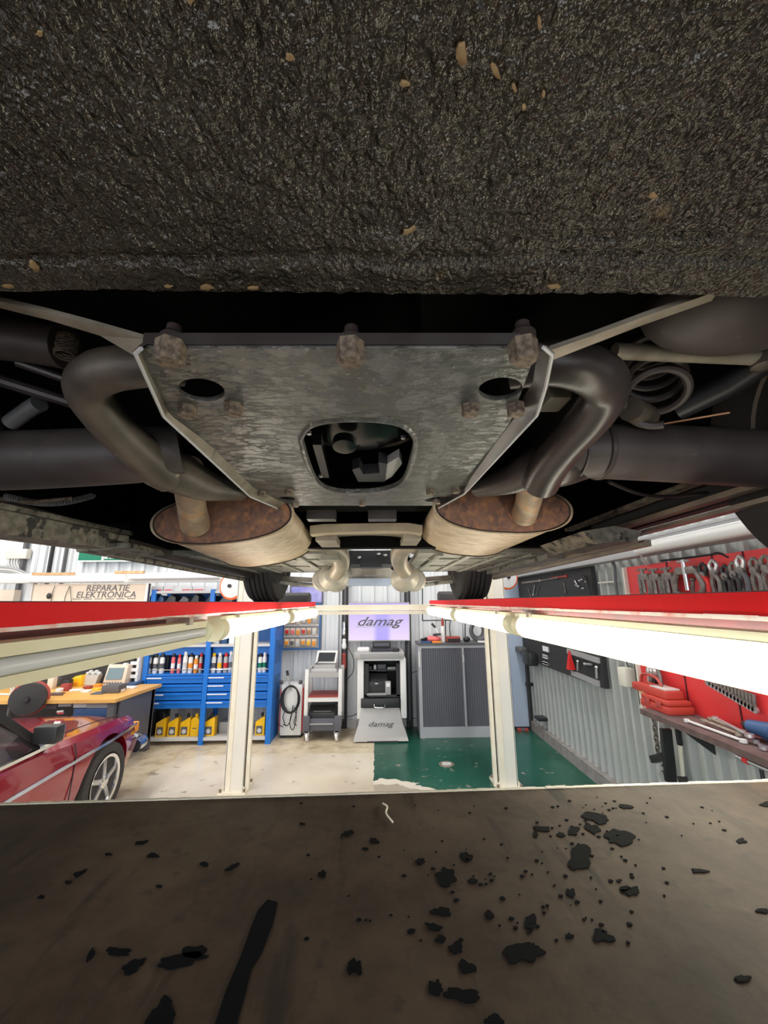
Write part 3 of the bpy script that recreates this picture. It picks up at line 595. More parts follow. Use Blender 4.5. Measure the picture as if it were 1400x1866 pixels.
# silencers
def ringseam(pts, t): cp(MB().tube(pts+pts[:1], .0022, 6, False), 'seam', 'dark_rust', None, t)
def silencer(near, far, yn, yf, lbl):
    def ring(e, Y, grow=1.0, dy=0):
        cx, cy, a, b, rot = e; n = 44; r = []
        for i in range(n):
            t = 2*PI*i/n; ct, st = math.cos(t), math.sin(t)
            x = a*grow*math.copysign(abs(ct)**.82, ct); y = b*grow*math.copysign(abs(st)**.9, st)
            r.append(A(cx+x*math.cos(rot)-y*math.sin(rot), cy+x*math.sin(rot)+y*math.cos(rot), Y+dy))
        return r
    t = cp(MB().loft([ring(near, yn, 1.0), ring(near, yn, 1.035, .004), ring(near, yn, 1.035, .014), ring(near, yn, 1.0, .018)]+[
        [p.lerp(q, u) for p, q in zip(ring(near, yn, 1.0, .02), ring(far, yf))] for u in (0, .25, .5, .75, .97)]+[ring(far, yf, 1.04, -.006), ring(far, yf, 1.04, .006), ring(far, yf, .9, .02)], True), 'silencer', 'muffler_skin', lbl, ang=50)
    ringseam(ring(near, yn, 1.02, .018), t); ringseam(ring(far, yf, 1.03, -.009), t); ringseam(ring(near, yn, .985, .0), t)
    cp(MB().loft([ring(near, yn, .985, .002), ring(near, yn, .95, -.003), ring(near, yn, .55, -.004)]), 'end_cap', 'rust_plate', 'rust-red end cap', t, ang=50)
    return t
silencer((405,946,128,43,-.10), (486,994,86,35,-.16), .95, 1.56, 'beige oval silencer with a rust-red end, left of centre')
silencer((917,927,124,43,.06), (846,975,82,36,.10), .95, 1.56, 'beige oval silencer with a rust-red end, right of centre')
# pipes beyond the silencers and catalysts
for s, pts, lbl in ((-1, [(545,985,1.54,.038),(590,990,1.58,.038),(617,1006,1.66,.038),(622,1028,1.78,.036),(612,1046,1.88,.034)], 'short pipe from the left silencer'),
                    (1, [(800,975,1.54,.038),(755,985,1.58,.040),(732,1000,1.66,.040),(728,1022,1.78,.037),(738,1042,1.88,.034)], 'short pipe from the right silencer')):
    cp(px_tube(pts), 'front_pipe', 'heat_shield', lbl)
for px in (605, 740):
    c = A(px, 1050, 1.90); t = cp(MB().lathe(c, (0, 1, -.02), [(.03, -.03), (.044, 0), (.062, .012), (.066, .03), (.066, .20), (.05, .25)], 24), 'catalyst', 'alloy')
    cp(MB().lathe(c+V(-.045 if px < 700 else .045, .04, -.015), (0, 1, 0), [(.045, 0), (.055, .01), (.055, .05), (.045, .06)], 20), 'clamp_ring', 'alloy', None, t)
# centre: beams, tunnel shield, gearbox
cp(MB().loft([[A(x, y0, 1.25), A(x, y1, 1.25), A(x, y1, 1.25)+V(0, .05, .0), A(x, y0, 1.25)+V(0, .05, .0)] for x, y0, y1 in ((565,958,974),(590,955,971),(700,953,967),(745,953,968),(770,957,972))]), 'crossmember', 'beige_metal', 'beige pressed crossmember between the silencers')
cp(MB().box(-.30, .20, 1.02, 1.22, CZ+.275, CZ+.30), 'tank_underside', 'black_void', smooth=False)
for px in (590, 700): c = A(px, 942, 1.12); cp(MB().box(c.x-.045, c.x+.035, 1.10, 1.14, c.z-.01, c.z+.016), 'block', 'dark_steel', smooth=False)
sh = []
for Y, xa, xb, ye, ym in ((1.30, 583, 752, 972, 966), (1.6, 608, 742, 988, 980), (2.0, 632, 728, 1003, 996)):
    sh.append([A(xa+(xb-xa)*i/12, ye+(ym-ye)*math.sin(PI*i/12)**.5, Y) for i in range(13)])
cp(MB().loft(sh, False, False), 'tunnel_shield', 'heat_shield', 'dull heat shield in the tunnel')
for sx_, pts in ((-1, ((570,970,1.3),(583,972,1.3),(632,1003,2.0),(600,1012,2.0))), (1, ((752,972,1.3),(768,970,1.3),(760,1012,2.0),(728,1003,2.0)))):
    cp(MB().prism([A(*q) for q in pts], (0, 0, .01)), 'shield_wing', 'heat_shield', None, smooth=False)
for px0, px1, y0, y1 in ((575,612,972,985),(735,768,972,982)):
    a, b, c_, d = RECT(px0, y0, px1, y1, 1.33); cp(MB().box(a, b, 1.33, 1.6, c_, d), 'hanger', 'heat_shield', smooth=False)
x0, x1, z0, z1 = RECT(636, 1003, 716, 1028, 2.15)
gb = cp(MB().box(x0, x1, 2.15, 2.4, z0, z1).box(x0+.06, x1-.06, 2.10, 2.2, z0-.02, z0+.02), 'gearbox_mount', 'black_plastic', 'black gearbox mount')
for px, py in ((655,1016),(702,1012),(664,1022),(690,1010)): c = A(px, py, 2.14); cp(MB().ball(c, .012, .008, .008, 8, 5), 'nut', 'silver', None, gb)
q = [A(x, y, 2.5) for x, y in ((618,1052),(632,1036),(652,1028),(664,1034),(684,1034),(692,1028),(708,1032),(722,1046),(728,1054),(716,1063),(630,1064))]
cm = cp(MB().prism(q, (0, .16, 0)), 'gearbox_crossmember', 'alloy', 'light alloy crossmember under the gearbox', smooth=False)
x0, x1, z0, z1 = RECT(632, 1054, 712, 1067, 2.44); cp(MB().box(x0, x1, 2.44, 2.52, z0, z1), 'lower_plate', 'slate_blue', None, cm, smooth=False)
x0, x1, z0, z1 = RECT(662, 1036, 686, 1046, 2.47); cp(MB().box(x0, x1, 2.47, 2.5, z0, z1), 'data_plate', 'heat_shield', None, cm, smooth=False)
# floor pans with ribs
for s in (-1, 1):
    xo, xi = (-.80, -.20) if s < 0 else (.17, .74); zz = .185
    p = MB(); p.box(xo, xi, 1.56, 2.5, CZ+zz, CZ+zz+.02)
    o = cp(p, 'floor_panel', 'pan_paint', 'grey-green floor panel on the %s' % ('left' if s < 0 else 'right'), smooth=False)
    for i in range(4):
        xx = xo+(xi-xo)*(.12+.22*i); cp(MB().box(xx, xx+.03, 1.58, 2.45, CZ+zz-.010, CZ+zz), 'rib', 'pan_paint', None, o, bevel=.004)
    for i in range(2):
        yy = 1.75+.34*i; cp(MB().box(xo+.06, xi-.05, yy, yy+.03, CZ+zz-.006, CZ+zz), 'cross_rib', 'pan_paint', None, o, bevel=.004)
    cp(MB().box(xi-.02 if s < 0 else xi-.05, xi+.05 if s < 0 else xi+.02, 1.6, 2.5, CZ+zz-.02, CZ+zz+.12), 'tunnel_rail', 'pan_paint', None, o, smooth=False)
# sills and rails
def rail(pts, w, h, name, m, lbl=None, parent=None):
    r = []
    for x, y, z, s in pts: r.append([V(x, y, CZ+z), V(x+w*s, y, CZ+z), V(x+w*s, y, CZ+z+h), V(x, y, CZ+z+h)])
    return cp(MB().loft(r), name, m, lbl, parent, smooth=False)
sl = rail([(-.80, .35, .130, -1), (-.80, 1.30, .165, -1)], .10, .050, 'chassis_rail', 'sill_skin', 'grey-green gritty chassis rail on the left')
rail([(-.79, .35, .180, -1), (-.79, 1.30, .217, -1)], .12, .012, 'flange', 'sill_skin', None, sl)
rail([(-.80, 1.30, .168, -1), (-.80, 1.5, .175, -1)], .12, .09, 'rail_end', 'black_void', None)
jk = cp(MB().prism([A(x, y, 1.2) for x, y in ((135,994),(232,988),(236,997),(200,1001),(140,1006))], (0, .2, 0)), 'jacking_point', 'sill_skin', 'flattened jacking point on the left sill', smooth=False)
rail([(-.86, 1.3, .165, 1), (-.84, 2.75, .150, 1)], .07, .04, 'sill', 'dark_steel', 'dark sill along the left floor')
cp(MB().tube([V(-.86, 1.3, CZ+.158), V(-.835, 2.7, CZ+.146)], .012, 8), 'sill_seam', 'sill_skin')
for xx, zz, hh, m_ in ((.74, .212, .012, 'heat_shield'), (.77, .188, .010, 'heat_shield'), (.80, .215, .06, 'black_matt'), (.70, .250, .010, 'sill_skin')):
    rail([(xx, .35, zz, 1), (xx, 1.45, zz, 1)], .03, hh, 'chassis_rail', m_, 'narrow right chassis rail' if hh < .02 else 'dark boxed right chassis rail')
cp(MB().prism([A(x, y, 1.1) for x, y in ((1062,968),(1120,958),(1170,968),(1160,985),(1090,990))], (0, .3, 0)), 'jacking_point', 'sill_skin', 'bent jacking point on the right sill', smooth=False)
for xx, zz in ((.74, .165), (.78, .150), (.82, .14)):
    rail([(xx, 1.2, zz+.02, 1), (xx-.04, 2.7, zz, 1)], .022, .02, 'sill', 'heat_shield', 'ridge of the right sill')
# lower links, pipes and cables near the wheels
cp(MB().tube([A(-40, 905, .80), A(60, 915, .82), A(130, 908, .84)], .004, 8), 'brake_line', 'rust_bolt')
hel = []
for i in range(0, 260):
    t = i/259; p = A(10+160*t, 905-4*t+14*math.sin(t*3), .80+.1*t); hel.append(p+V(0, .006*math.cos(i*.9), .006*math.sin(i*.9)))
cp(MB().tube(hel, .0018, 5), 'spiral_sleeve', 'dark_grey', 'spiral-wrapped cable sleeve by the left axle')
cp(MB().tube(catmull([A(1110, 878, .8), A(1160, 898, .84), A(1210, 905, .86), A(1290, 898, .86)], 6), .004, 8), 'brake_line', 'dark_steel')
cp(MB().tube([A(1120, 640, .50), A(1405, 652, .50)], .0115, 16), 'link_rod', 'strap_metal', 'worn steel link rod on the right')
cp(MB().lathe(A(1392, 660, .5), (0, 0, 1), [(.008, -.01), (.016, -.006), (.016, .01), (.008, .012)], 16), 'ball_joint', 'pipe_steel')
cp(MB().tube([A(-30, 612, .50), A(60, 622, .50), A(120, 632, .50)], .030, 16), 'link_arm', 'axle_steel', 'dark brown link arm on the left')
hel = []; c = A(120, 636, .49)
for i in range(60): t = i/59; hel.append(c+V(.012*math.cos(t*50), .012*math.sin(t*50), -.012+.03*t))
cp(MB().tube(hel, .0014, 5), 'small_spring', 'rust_bolt')
# coil springs
for s, px, py in ((1, 1192, 705),):
    c = A(px, py, .60); hel = []; ax_ = Vector((.35*s, .45, .8)).normalized(); u_ = ax_.orthogonal().normalized(); v_ = ax_.cross(u_)
    for i in range(200):
        t = i/199; a = t*2*PI*5.2; hel.append(c+u_*.045*math.cos(a)+v_*.045*math.sin(a)+ax_*(-.05+.22*t))
    cp(MB().tube(hel, .0068, 8), 'coil_spring', 'axle_steel', 'black coil spring beside the %s axle tube' % ('right' if s > 0 else 'left'))
cp(MB().tube([A(1235, 745, .62), A(1330, 700, .56), A(1420, 640, .5)], .020, 14), 'damper', 'black_plastic', 'glossy black damper on the right')
cp(MB().tube([A(1180, 760, .64), A(1150, 745, .60)], .02, 14), 'spring_seat', 'pipe_steel')
cp(MB().tube([A(1195, 775, .70), A(1330, 752, .64)], .003, 8), 'brake_line', 'copper')
cp(MB().tube([A(20, 770, .64), A(55, 745, .62), A(72, 735, .61)], .013, 14), 'damper', 'silver', 'shiny damper rod on the left')
cp(MB().tube([A(-10, 690, .55), A(150, 740, .60)], .009, 10), 'link_rod', 'dark_steel')
cp(MB().tube([A(30, 660, .52), A(160, 705, .56)], .006, 10), 'brake_line', 'dark_steel')
cp(MB().box(A(1000, 700, .55).x, A(1042, 700, .55).x, .55, .6, A(1000, 725, .55).z, A(1000, 672, .55).z), 'side_bracket', 'alloy', 'pale bracket between plate and right pipe', bevel=.006)
# silencer drum at far right and brown one
cp(MB().ball(A(1345, 555, .43), .12, .075, .055, 28, 14), 'rear_box', 'axle_steel', 'rounded brown rear box at the upper right')
# wheels
def wheel(x0, x1, Y, lbl, s):
    R = .31; xc = (x0+x1)/2; w_ = x1-x0; z = CZ+R+.012; ax = V(1, 0, 0)
    t = cp(MB().lathe((xc, Y, z), ax, [(.19, -w_*.42), (.22, -w_*.50), (.27, -w_*.5), (.30, -w_*.44), (.31, -w_*.34), (.31, w_*.34), (.30, w_*.44), (.27, w_*.5), (.22, w_*.50), (.19, w_*.42)], 56), 'tyre', 'tyre', lbl)
    for g in (-.28, -.14, 0, .14, .28):
        cp(MB().lathe((xc+g*w_, Y, z), ax, [(.300, -.011), (.318, -.010), (.318, .010), (.300, .011)], 56), 'tread_rib', 'tyre', None, t)
    cp(MB().lathe((xc, Y, z), ax, [(.03, -w_*.2), (.10, -w_*.22), (.17, -w_*.36), (.195, -w_*.44), (.195, w_*.44), (.17, w_*.36), (.10, w_*.22), (.03, w_*.2)], 40), 'rim', 'heat_shield', None, t)
    return t
wheel(-.86, -.65, 2.84, 'front left tyre standing on the red runway', -1); wheel(.55, .76, 2.84, 'front right tyre standing on the red runway', 1)
wheel(.80, 1.0, .60, 'rear right tyre at the frame edge', 1); wheel(-1.06, -.86, .60, 'rear left tyre', -1)
for s, x in ((-1, -.62), (1, .50)):
    cp(MB().bar((x, 2.75, CZ+.16), (x*.35, 2.62, CZ+.13), .05, .03), 'suspension_arm', 'heat_shield', 'front suspension arm')
    cp(MB().tube([(x, 2.66, CZ+.13), (x*.5, 2.60, CZ+.10), (x*.25, 2.6, CZ+.11)], .014, 10), 'anti_roll_bar', 'pan_paint')
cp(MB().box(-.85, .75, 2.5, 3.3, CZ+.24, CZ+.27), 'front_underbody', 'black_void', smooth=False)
# ================================================================ WORKSHOP BACK WALL
def bxp(t, name, m, px0, py0, px1, py1, Y, dep, smooth=False, bevel=0, label=None, mbx=None):
    x0, x1, z0, z1 = RECT(px0, py0, px1, py1, Y); o = MB().box(x0, x1, Y, Y+dep, z0, z1).build(name, m, t, smooth, bevel)
    if label: lab(o, label)
    return o
# ---- blue rack
YR = 5.63
xL, xM, xRr = A(256, 1290, YR).x, A(370, 1290, YR).x, A(490, 1290, YR).x
zz = lambda py: A(370, py, YR).z
rack = thing('storage_rack', 'bright blue steel workshop rack with drawers, cans and yellow jugs against the back wall', 'rack', ((xL+xRr)/2, YR+.2, 0))
ztop = zz(1074); zs1 = zz(1179); zs2 = zz(1231); zd = zz(1292); zb1 = zz(1345)
for x in (xL, xM, xRr):
    for y in (YR, YR+.42): MB().box(x-.03, x+.03, y, y+.045, 0, ztop).build('upright', 'blue', rack, False)
for z, th, m_ in ((ztop-.05, .03, 'light_grey'), (zs1, .03, 'light_grey'), (zs2, .02, 'blue'), (.05, zb1-.05, 'light_grey')):
    for a, b in ((xL, xM), (xM, xRr)): MB().box(a+.03, b-.03, YR+.005, YR+.45, z, z+th).build('shelf', m_, rack, False)
for a, b in ((xL, xM), (xM, xRr)):
    MB().box(a+.03, b-.03, YR+.44, YR+.45, zs2, ztop-.05).build('back_panel', 'blue_dark', rack, False)
    MB().box(a+.03, b-.03, YR+.10, YR+.12, zs1-.11, zs1).build('valance', 'blue', rack, False)
    m = MB(); z = zs2+.07; m.cyl((a+.03, YR+.02, z), (b-.03, YR+.02, z), .005, n=6).build('retaining_wire', 'chrome', rack)
    for i in range(4):
        h = (zs2-zd)/4; z0 = zd+i*h
        d = MB().box(a+.035, b-.035, YR+.01, YR+.40, z0+.008, z0+h-.008).box(a+.035, b-.035, YR-.008, YR+.012, z0+h-.032, z0+h-.018).build('drawer', 'blue', rack, False)
        MB().box(a+.04, a+.04+(b-a)*(.24 if i != 1 else .30), YR-.011, YR-.008, z0+h-.034, z0+h-.020).build('label_strip', 'label_white', d, False)
MB().box(xRr+.03, xRr+.035, YR, YR+.45, .0, ztop).build('side_panel', 'blue', rack, False)
for i in range(3): MB().box(xRr+.035, xRr+.038, YR+.1, YR+.36, .5+.45*i, .8+.45*i).build('side_opening', 'blue_dark', rack, False)
def can(px, h, r, body, cap, label, band=None, y=None, grp='spray cans in the blue rack'):
    y = YR+.09 if y is None else y
    x = A(px, 1215, y).x; z = zs2+.02; t = thing('spray_can', label, 'can', (x, y, z), grp)
    MB().lathe((x, y, z), (0, 0, 1), [(r*.94, 0), (r, .006), (r, h*.74), (r*.8, h*.80), (r*.6, h*.82)], 14).build('body', body, t)
    if band: MB().lathe((x, y, z), (0, 0, 1), [(r*1.015, h*.25), (r*1.015, h*.5)], 14).build('print_band', band, t)
    MB().lathe((x, y, z), (0, 0, 1), [(r*.72, h*.82), (r*.74, h*.96), (r*.55, h)], 12).build('cap', cap, t)
CN = {'pink': 'pink-red', 'white': 'white', 'black_plastic': 'black', 'red': 'red', 'silver_paint': 'silver', 'yellow': 'yellow', 'orange': 'orange', 'light_grey': 'grey'}
bays = [('left bay', [(271, .25, .030, 'white', 'black_plastic', 'dark_grey'), (283, .245, .030, 'white', 'black_plastic', 'dark_grey'), (295, .25, .030, 'white', 'black_plastic', 'dark_grey'), (315, .25, .024, 'pink', 'black_plastic', 'white'), (326, .24, .022, 'pink', 'red', 'white'), (337, .27, .030, 'white', 'white', 'light_grey'), (347, .25, .029, 'white', 'black_plastic', 'orange'), (357, .22, .028, 'orange', 'white', 'white'), (365.5, .25, .022, 'silver_paint', 'red', 'red')]),
        ('middle bay', [(389, .25, .030, 'white', 'yellow', 'slate'), (400, .25, .030, 'light_grey', 'white', 'yellow'), (411, .25, .029, 'silver_paint', 'red', 'red'), (420, .27, .028, 'slate_blue', 'white', 'slate'), (431, .25, .028, 'yellow', 'white', 'orange'), (441, .25, .029, 'white', 'black_plastic', 'slate')]),
        ('right bay', [(474, .24, .028, 'white', 'black_plastic', 'green'), (482, .25, .026, 'white', 'white', 'green')])]
for bn, L_ in bays:
    for i, (px, h, r, b_, c_, bd) in enumerate(L_):
        can(px, h, r, b_, c_, '%s spray can with %s cap, %s from left in the %s of blue rack' % (CN.get(b_, 'blue'), CN.get(c_, 'black'), ORD[i], bn), bd)
for i, px in enumerate((279, 305, 341, 352, 362)):
    can(px, .28, .026, 'black_plastic', 'black_matt', 'black can in the back row of the left bay, %s from left' % ORD[i], None, YR+.24, 'black cans at the back of the left bay')
# jugs and canisters on the bottom shelf
def jug(px, w_, label, front=False):
    y = YR+.12; x = A(px, 1335, y).x; z = zb1+.0; h = .225; hw = w_/2
    t = thing('oil_jug', label, 'jug', (x, y, z), 'yellow jugs on the bottom shelf')
    pf = [(-hw, 0), (hw, 0), (hw, h), (hw*.55, h*.97), (-hw, h*.72)] if not front else [(-hw, 0), (hw, 0), (hw, h*.85), (hw*.4, h), (-hw*.4, h), (-hw, h*.85)]
    MB().prism([(x+a, y-.05, z+b) for a, b in pf], (0, .11, 0)).build('body', 'yellow', t, bevel=.006)
    MB().cyl((x+hw*(.2 if not front else 0), y, z+h*.97), (x+hw*(.2 if not front else 0), y, z+h*1.16), .019, n=12).build('cap', 'black_plastic' if not front else 'yellow', t)
    if not front:
        MB().box(x-hw*.75, x+hw*.55, y-.0525, y-.049, z+.02, z+.115).build('label_patch', 'dark_grey', t, False)
        MB().lathe((x-hw*.1, y-.0535, z+.06), (0, 1, 0), [(.028, 0), (.028, .002)], 14).build('roundel', 'light_grey', t)
    else: MB().box(x-hw*.5, x+hw*.5, y-.0525, y-.049, z+.09, z+.10).build('print', 'dark_grey', t, False)
for i, (px, f, w_) in enumerate(((295,0,.125),(317,0,.125),(339,0,.125),(356.5,1,.105),(383,0,.135),(424,0,.10),(475,0,.12))):
    jug(px, w_, ['yellow oil jug beside the black canister on the rack bottom shelf', 'second yellow oil jug from the black canister', 'third yellow oil jug, just left of the plain one', 'plain yellow jug facing front beside the middle rack upright', 'yellow oil jug just right of the middle rack upright', 'yellow oil jug half hidden left of the cream lift post', 'yellow oil jug right of the cream lift post'][i], bool(f))
y = YR+.13; x = A(265, 1330, y).x; z = zb1
t = thing('drum', 'black oil drum with red and white label, bottom shelf far left', 'drum', (x, y, z))
MB().lathe((x, y, z), (0, 0, 1), [(.10, 0), (.108, .01), (.108, .25), (.10, .27), (.095, .265)], 24).build('body', 'black_plastic', t)
MB().lathe((x, y, z), (0, 0, 1), [(.06, .262), (.075, .275), (.075, .285), (.05, .285)], 20).build('lid', 'dark_grey', t)
MB().prism([(x-.05, y-.112, z+.09), (x+.03, y-.112, z+.17), (x+.06, y-.112, z+.17), (x+.00, y-.112, z+.12), (x+.06, y-.112, z+.06), (x+.03, y-.112, z+.06)], (0, .004, 0)).build('chevron', 'red', t, False)
MB().box(x+.0, x+.06, y-.112, y-.106, z+.02, z+.045).build('red_patch', 'red', t, False)
MB().prism([(x-.075, y-.112, z+.15), (x-.02, y-.112, z+.15), (x-.05, y-.112, z+.11)], (0, .004, 0)).build('white_patch', 'white', t, False)
x = A(290, 1310, YR+.30).x
t = thing('jerry_can', 'black jerry can with a loop handle behind the first yellow jugs', 'canister', (x, YR+.30, z))
MB().box(x-.10, x+.10, YR+.24, YR+.40, z, z+.27).build('body', 'black_plastic', t, bevel=.02)
MB().tube(catmull([(x-.07, YR+.3, z+.26), (x-.06, YR+.3, z+.34), (x+.05, YR+.3, z+.34), (x+.07, YR+.3, z+.26)], 5), .014, 8).build('handle', 'black_plastic', t)
tag(MB().box(A(398, 1335, YR+.2).x, A(420, 1335, YR+.2).x, YR+.2, YR+.4, zb1, zb1+.13).build('metal_box', 'grey', bevel=.01), 'low grey metal box on the bottom shelf right of the jugs', 'box')
t = MB().bar(A(372, 1318, YR+.2), A(390, 1300, YR+.2), .02, .02).build('funnel_pipe', 'black_plastic', rack)
# things above: dark bins on the upper rack level and boxes on top
for i, (a, b, h, m_) in enumerate(((272,285,.13,'black_plastic'),(287,300,.09,'tool_blue'),(303,322,.10,'black_plastic'),(326,345,.08,'dark_grey'),(350,364,.11,'black_plastic'),(378,395,.12,'black_plastic'),(400,425,.09,'dark_grey'))):
    x0, x1, _, _ = RECT(a, 1080, b, 1090, YR+.1); zf = zz(1110)
    tag(MB().prism([(x0, YR+.08, zf), (x1, YR+.08, zf), (x1, YR+.08, zf+h+.06), ((x0+x1)/2, YR+.08, zf+h+.10), (x0, YR+.08, zf+h)], (0, .2, 0)).build('parts_bin', m_, bevel=.008), '%s parts bin on the upper shelf of the blue rack, %s from left' % ({'black_plastic': 'black', 'tool_blue': 'dark blue', 'dark_grey': 'grey'}[m_], ORD[i]), 'bin', 'bins on the upper rack shelf')
zf = zz(1110)
for a, b in ((xL, xM), (xM, xRr)): MB().box(a+.03, b-.03, YR+.005, YR+.45, zf-.02, zf).build('shelf', 'blue', rack, False)
for i, (a, b, c, m_) in enumerate(((276,296,1071,'white'),(299,315,1067,'label_white'),(331,349,1068,'white'),(352,372,1071,'label_white'))):
    x0, x1, z0, z1 = RECT(a, c, b, 1077, YR+.1); t = thing('carton', 'white carton with red print on top of the blue rack, %s from left' % ORD[i], 'box', ((x0+x1)/2, YR+.2, ztop-.02), 'cartons on top of the blue rack')
    MB().box(x0, x1, YR+.1, YR+.35, ztop-.02, max(z1, ztop+.05)).build('body', m_, t, False)
    MB().box(x0+.01, x1-.01, YR+.098, YR+.1, ztop-.01, ztop+.008).build('red_print', 'pink', t, False)
for i, (a, b, h) in enumerate(((376,384,.10),(388,400,.08),(404,414,.12),(418,430,.09))):
    x0, x1, _, _ = RECT(a, 1160, b, 1178, YR+.1)
    tag(MB().box(x0, x1, YR+.08, YR+.25, zs1+.03, zs1+.03+h).build('parts_box', ['cream_board', 'light_grey', 'tool_blue', 'white'][i], bevel=.006), '%s box on the white-edged shelf beside the cream post, %s from left' % (['cardboard', 'grey', 'dark blue', 'white'][i], ORD[i]), 'box', 'boxes on the middle shelf')
# ---- blister pegboard
YW = YB-.02
x0, x1, z0, z1 = RECT(515, 1100, 585, 1184, YW-.03)
pb = thing('peg_board', 'blue framed pegboard with packets of small parts on the back wall', 'board', ((x0+x1)/2, YW, z0))
MB().box(x0, x1, YW-.03, YW, z0, z1).build('panel', 'grey', pb, False); framebox(pb, x0, x1, z0, z1, YW-.05, .022, 'blue_dark')
for i, py in enumerate((1141, 1161)):
    zr = A(550, py, YW-.04).z; MB().box(x0+.03, x1-.03, YW-.055, YW-.03, zr, zr+.028).build('rail', 'light_grey', pb, False)
cols = [['red', 'pink', 'orange', 'red', 'copper', 'light_grey'], ['orange', 'dark_grey', 'light_grey', 'orange', 'yellow', 'orange'], ['light_grey', 'orange', 'cream_board', 'light_grey', 'orange', 'grey']]
nm = {'red': 'red', 'pink': 'pink', 'orange': 'orange', 'copper': 'brown', 'light_grey': 'pale grey', 'dark_grey': 'black', 'yellow': 'yellow', 'cream_board': 'beige', 'grey': 'grey'}
for r, py in enumerate((1144, 1164, 1124)):
    for i in range(6):
        a = x0+.045+(x1-x0-.09)*i/6; z_ = A(550, py, YW-.05).z; ww = (x1-x0-.09)/6*.82; h = .095+.02*((i*7+r*3) % 3)/2
        t = thing('parts_packet', '%s packet, %s in the %s row of the blue pegboard' % (nm[cols[r][i]], ORD[i], ['middle', 'bottom', 'top'][r]), 'packet', (a, YW-.06, z_-h), 'packets on the blue pegboard')
        MB().box(a, a+ww, YW-.056, YW-.050, z_-h, z_).build('card', 'cream_board', t, False)
        MB().box(a+ww*.12, a+ww*.88, YW-.085, YW-.056, z_-h*.85, z_-h*.3).build('blister', cols[r][i], t, bevel=.006)
# ---- battery charger with hanging leads
YC = 5.85
t = thing('battery_charger', 'tall white charger cabinet with black leads coiled over its front', 'charger', (A(531, 1300, YC).x, YC+.1, 0))
x0, x1, z0, z1 = RECT(511, 1248, 550, 1343, YC)
MB().box(x0, x1, YC, YC+.28, .03, z1).build('body', 'white', t, bevel=.02)
MB().box(x0-.012, x0+.004, YC+.02, YC+.2, .08, z1-.05).build('side_trim', 'red', t, False); MB().box(x1-.004, x1+.012, YC+.02, YC+.2, .08, z1-.05).build('side_trim', 'red', t, False)
MB().box(x0+.01, x1-.01, YC+.02, YC+.22, 0, .04).build('foot', 'black_matt', t, False)
c = A(529, 1275, YC-.03)
for i in range(3): MB().tube([c+V((.125-.012*i)*math.cos(a)+.006*i, -.012*i, .165*math.sin(a)+.008*i) for a in [2*PI*j/28 for j in range(29)]], .010, 8, False).build('lead_coil', 'black_plastic', t)
for pts in (((513,1268),(505,1300),(507,1318),(516,1325)), ((534,1285),(530,1310),(524,1322),(516,1320)), ((536,1288),(540,1308),(534,1330),(528,1318),(534,1290)), ((544,1275),(540,1300),(536,1318),(541,1322)), ((522,1290),(516,1306),(520,1322))):
    MB().tube(catmull([A(a, b, YC-.045) for a, b in pts], 5), .006, 6).build('lead', 'black_plastic', t)
MB().bar(A(523, 1222, YC-.02), A(525, 1231, YC-.02), .03, .03).build('clamp_handle', 'black_plastic', t); MB().bar(A(525, 1231, YC-.02), A(530, 1258, YC-.02), .028, .02).build('probe', 'silver_paint', t)
for px in (513, 548): MB().ball(A(px, 1243, YC+.05), .03, .03, .03, 10, 6).build('corner_knob', 'dark_grey', t)
# ---- white trolley with tester and printers
YT = 5.75
X0, X1, _, ZT = RECT(554, 1220, 623, 1348, YT)
t = thing('instrument_trolley', 'white framed trolley on castors with open shelves', 'trolley', ((X0+X1)/2, YT+.2, 0))
ztp = A(588, 1220, YT).z
for x in (X0, X1-.05): MB().box(x, x+.05, YT, YT+.04, .16, ztp).build('upright', 'white', t, bevel=.006); MB().box(x, x+.05, YT+.36, YT+.40, .16, ztp).build('upright', 'light_grey', t, bevel=.006)
zs = {}
for nme, py, th, m_ in (('top', 1230, .06, 'silver_paint'), ('middle', 1275, .055, 'white'), ('lower', 1322, .03, 'light_grey')):
    z = A(588, py, YT).z; zs[nme] = z+th/2; MB().box(X0+.05, X1-.05, YT+.005, YT+.40, z-th/2, z+th/2).build('shelf', m_, t, False)
MB().box(X0+.05, X1-.05, YT-.0, YT+.38, zs['middle'], zs['middle']+.012).build('shelf_mat', 'rust_red_tool', t, False)
MB().box(X0+.02, X1-.02, YT-.03, YT+.38, .12, .26).build('lower_box', 'slate', t, bevel=.01)
MB().box(X0+.0, X0+.09, YT-.06, YT, .10, .30).build('leg_cover', 'slate', t, bevel=.01); MB().box(X1-.09, X1-.0, YT-.06, YT, .10, .30).build('leg_cover', 'slate', t, bevel=.01)
for x in (X0+.06, X1-.06):
    for y in (YT-.04, YT+.34):
        c_ = MB().lathe((x, y, .05), (1, 0, .15), [(.03, -.018), (.05, -.014), (.05, .014), (.03, .018)], 18).build('castor', 'white', t); MB().box(x-.03, x+.03, y-.02, y+.03, .07, .125).build('fork', 'grey', c_, False)
x0, x1, z0, z1 = RECT(571, 1215, 611, 1229, YT+.05)
t = thing('engine_tester', 'grey bench tester with a tilted screen on top of the trolley', 'tester', ((x0+x1)/2, YT+.2, zs['top']))
MB().box(x0, x1, YT+.06, YT+.34, zs['top'], zs['top']+.09).build('body', 'silver_paint', t, bevel=.012); MB().box(x0-.03, x1+.02, YT+.05, YT+.07, zs['top'], zs['top']+.04).build('keyboard', 'light_grey', t, bevel=.006)
q = [A(575, 1208, YT+.10), A(612, 1208, YT+.10), A(616, 1186, YT+.17), A(579, 1186, YT+.17)]
MB().prism(q, (0, .04, 0)).build('lid', 'white', t, False)
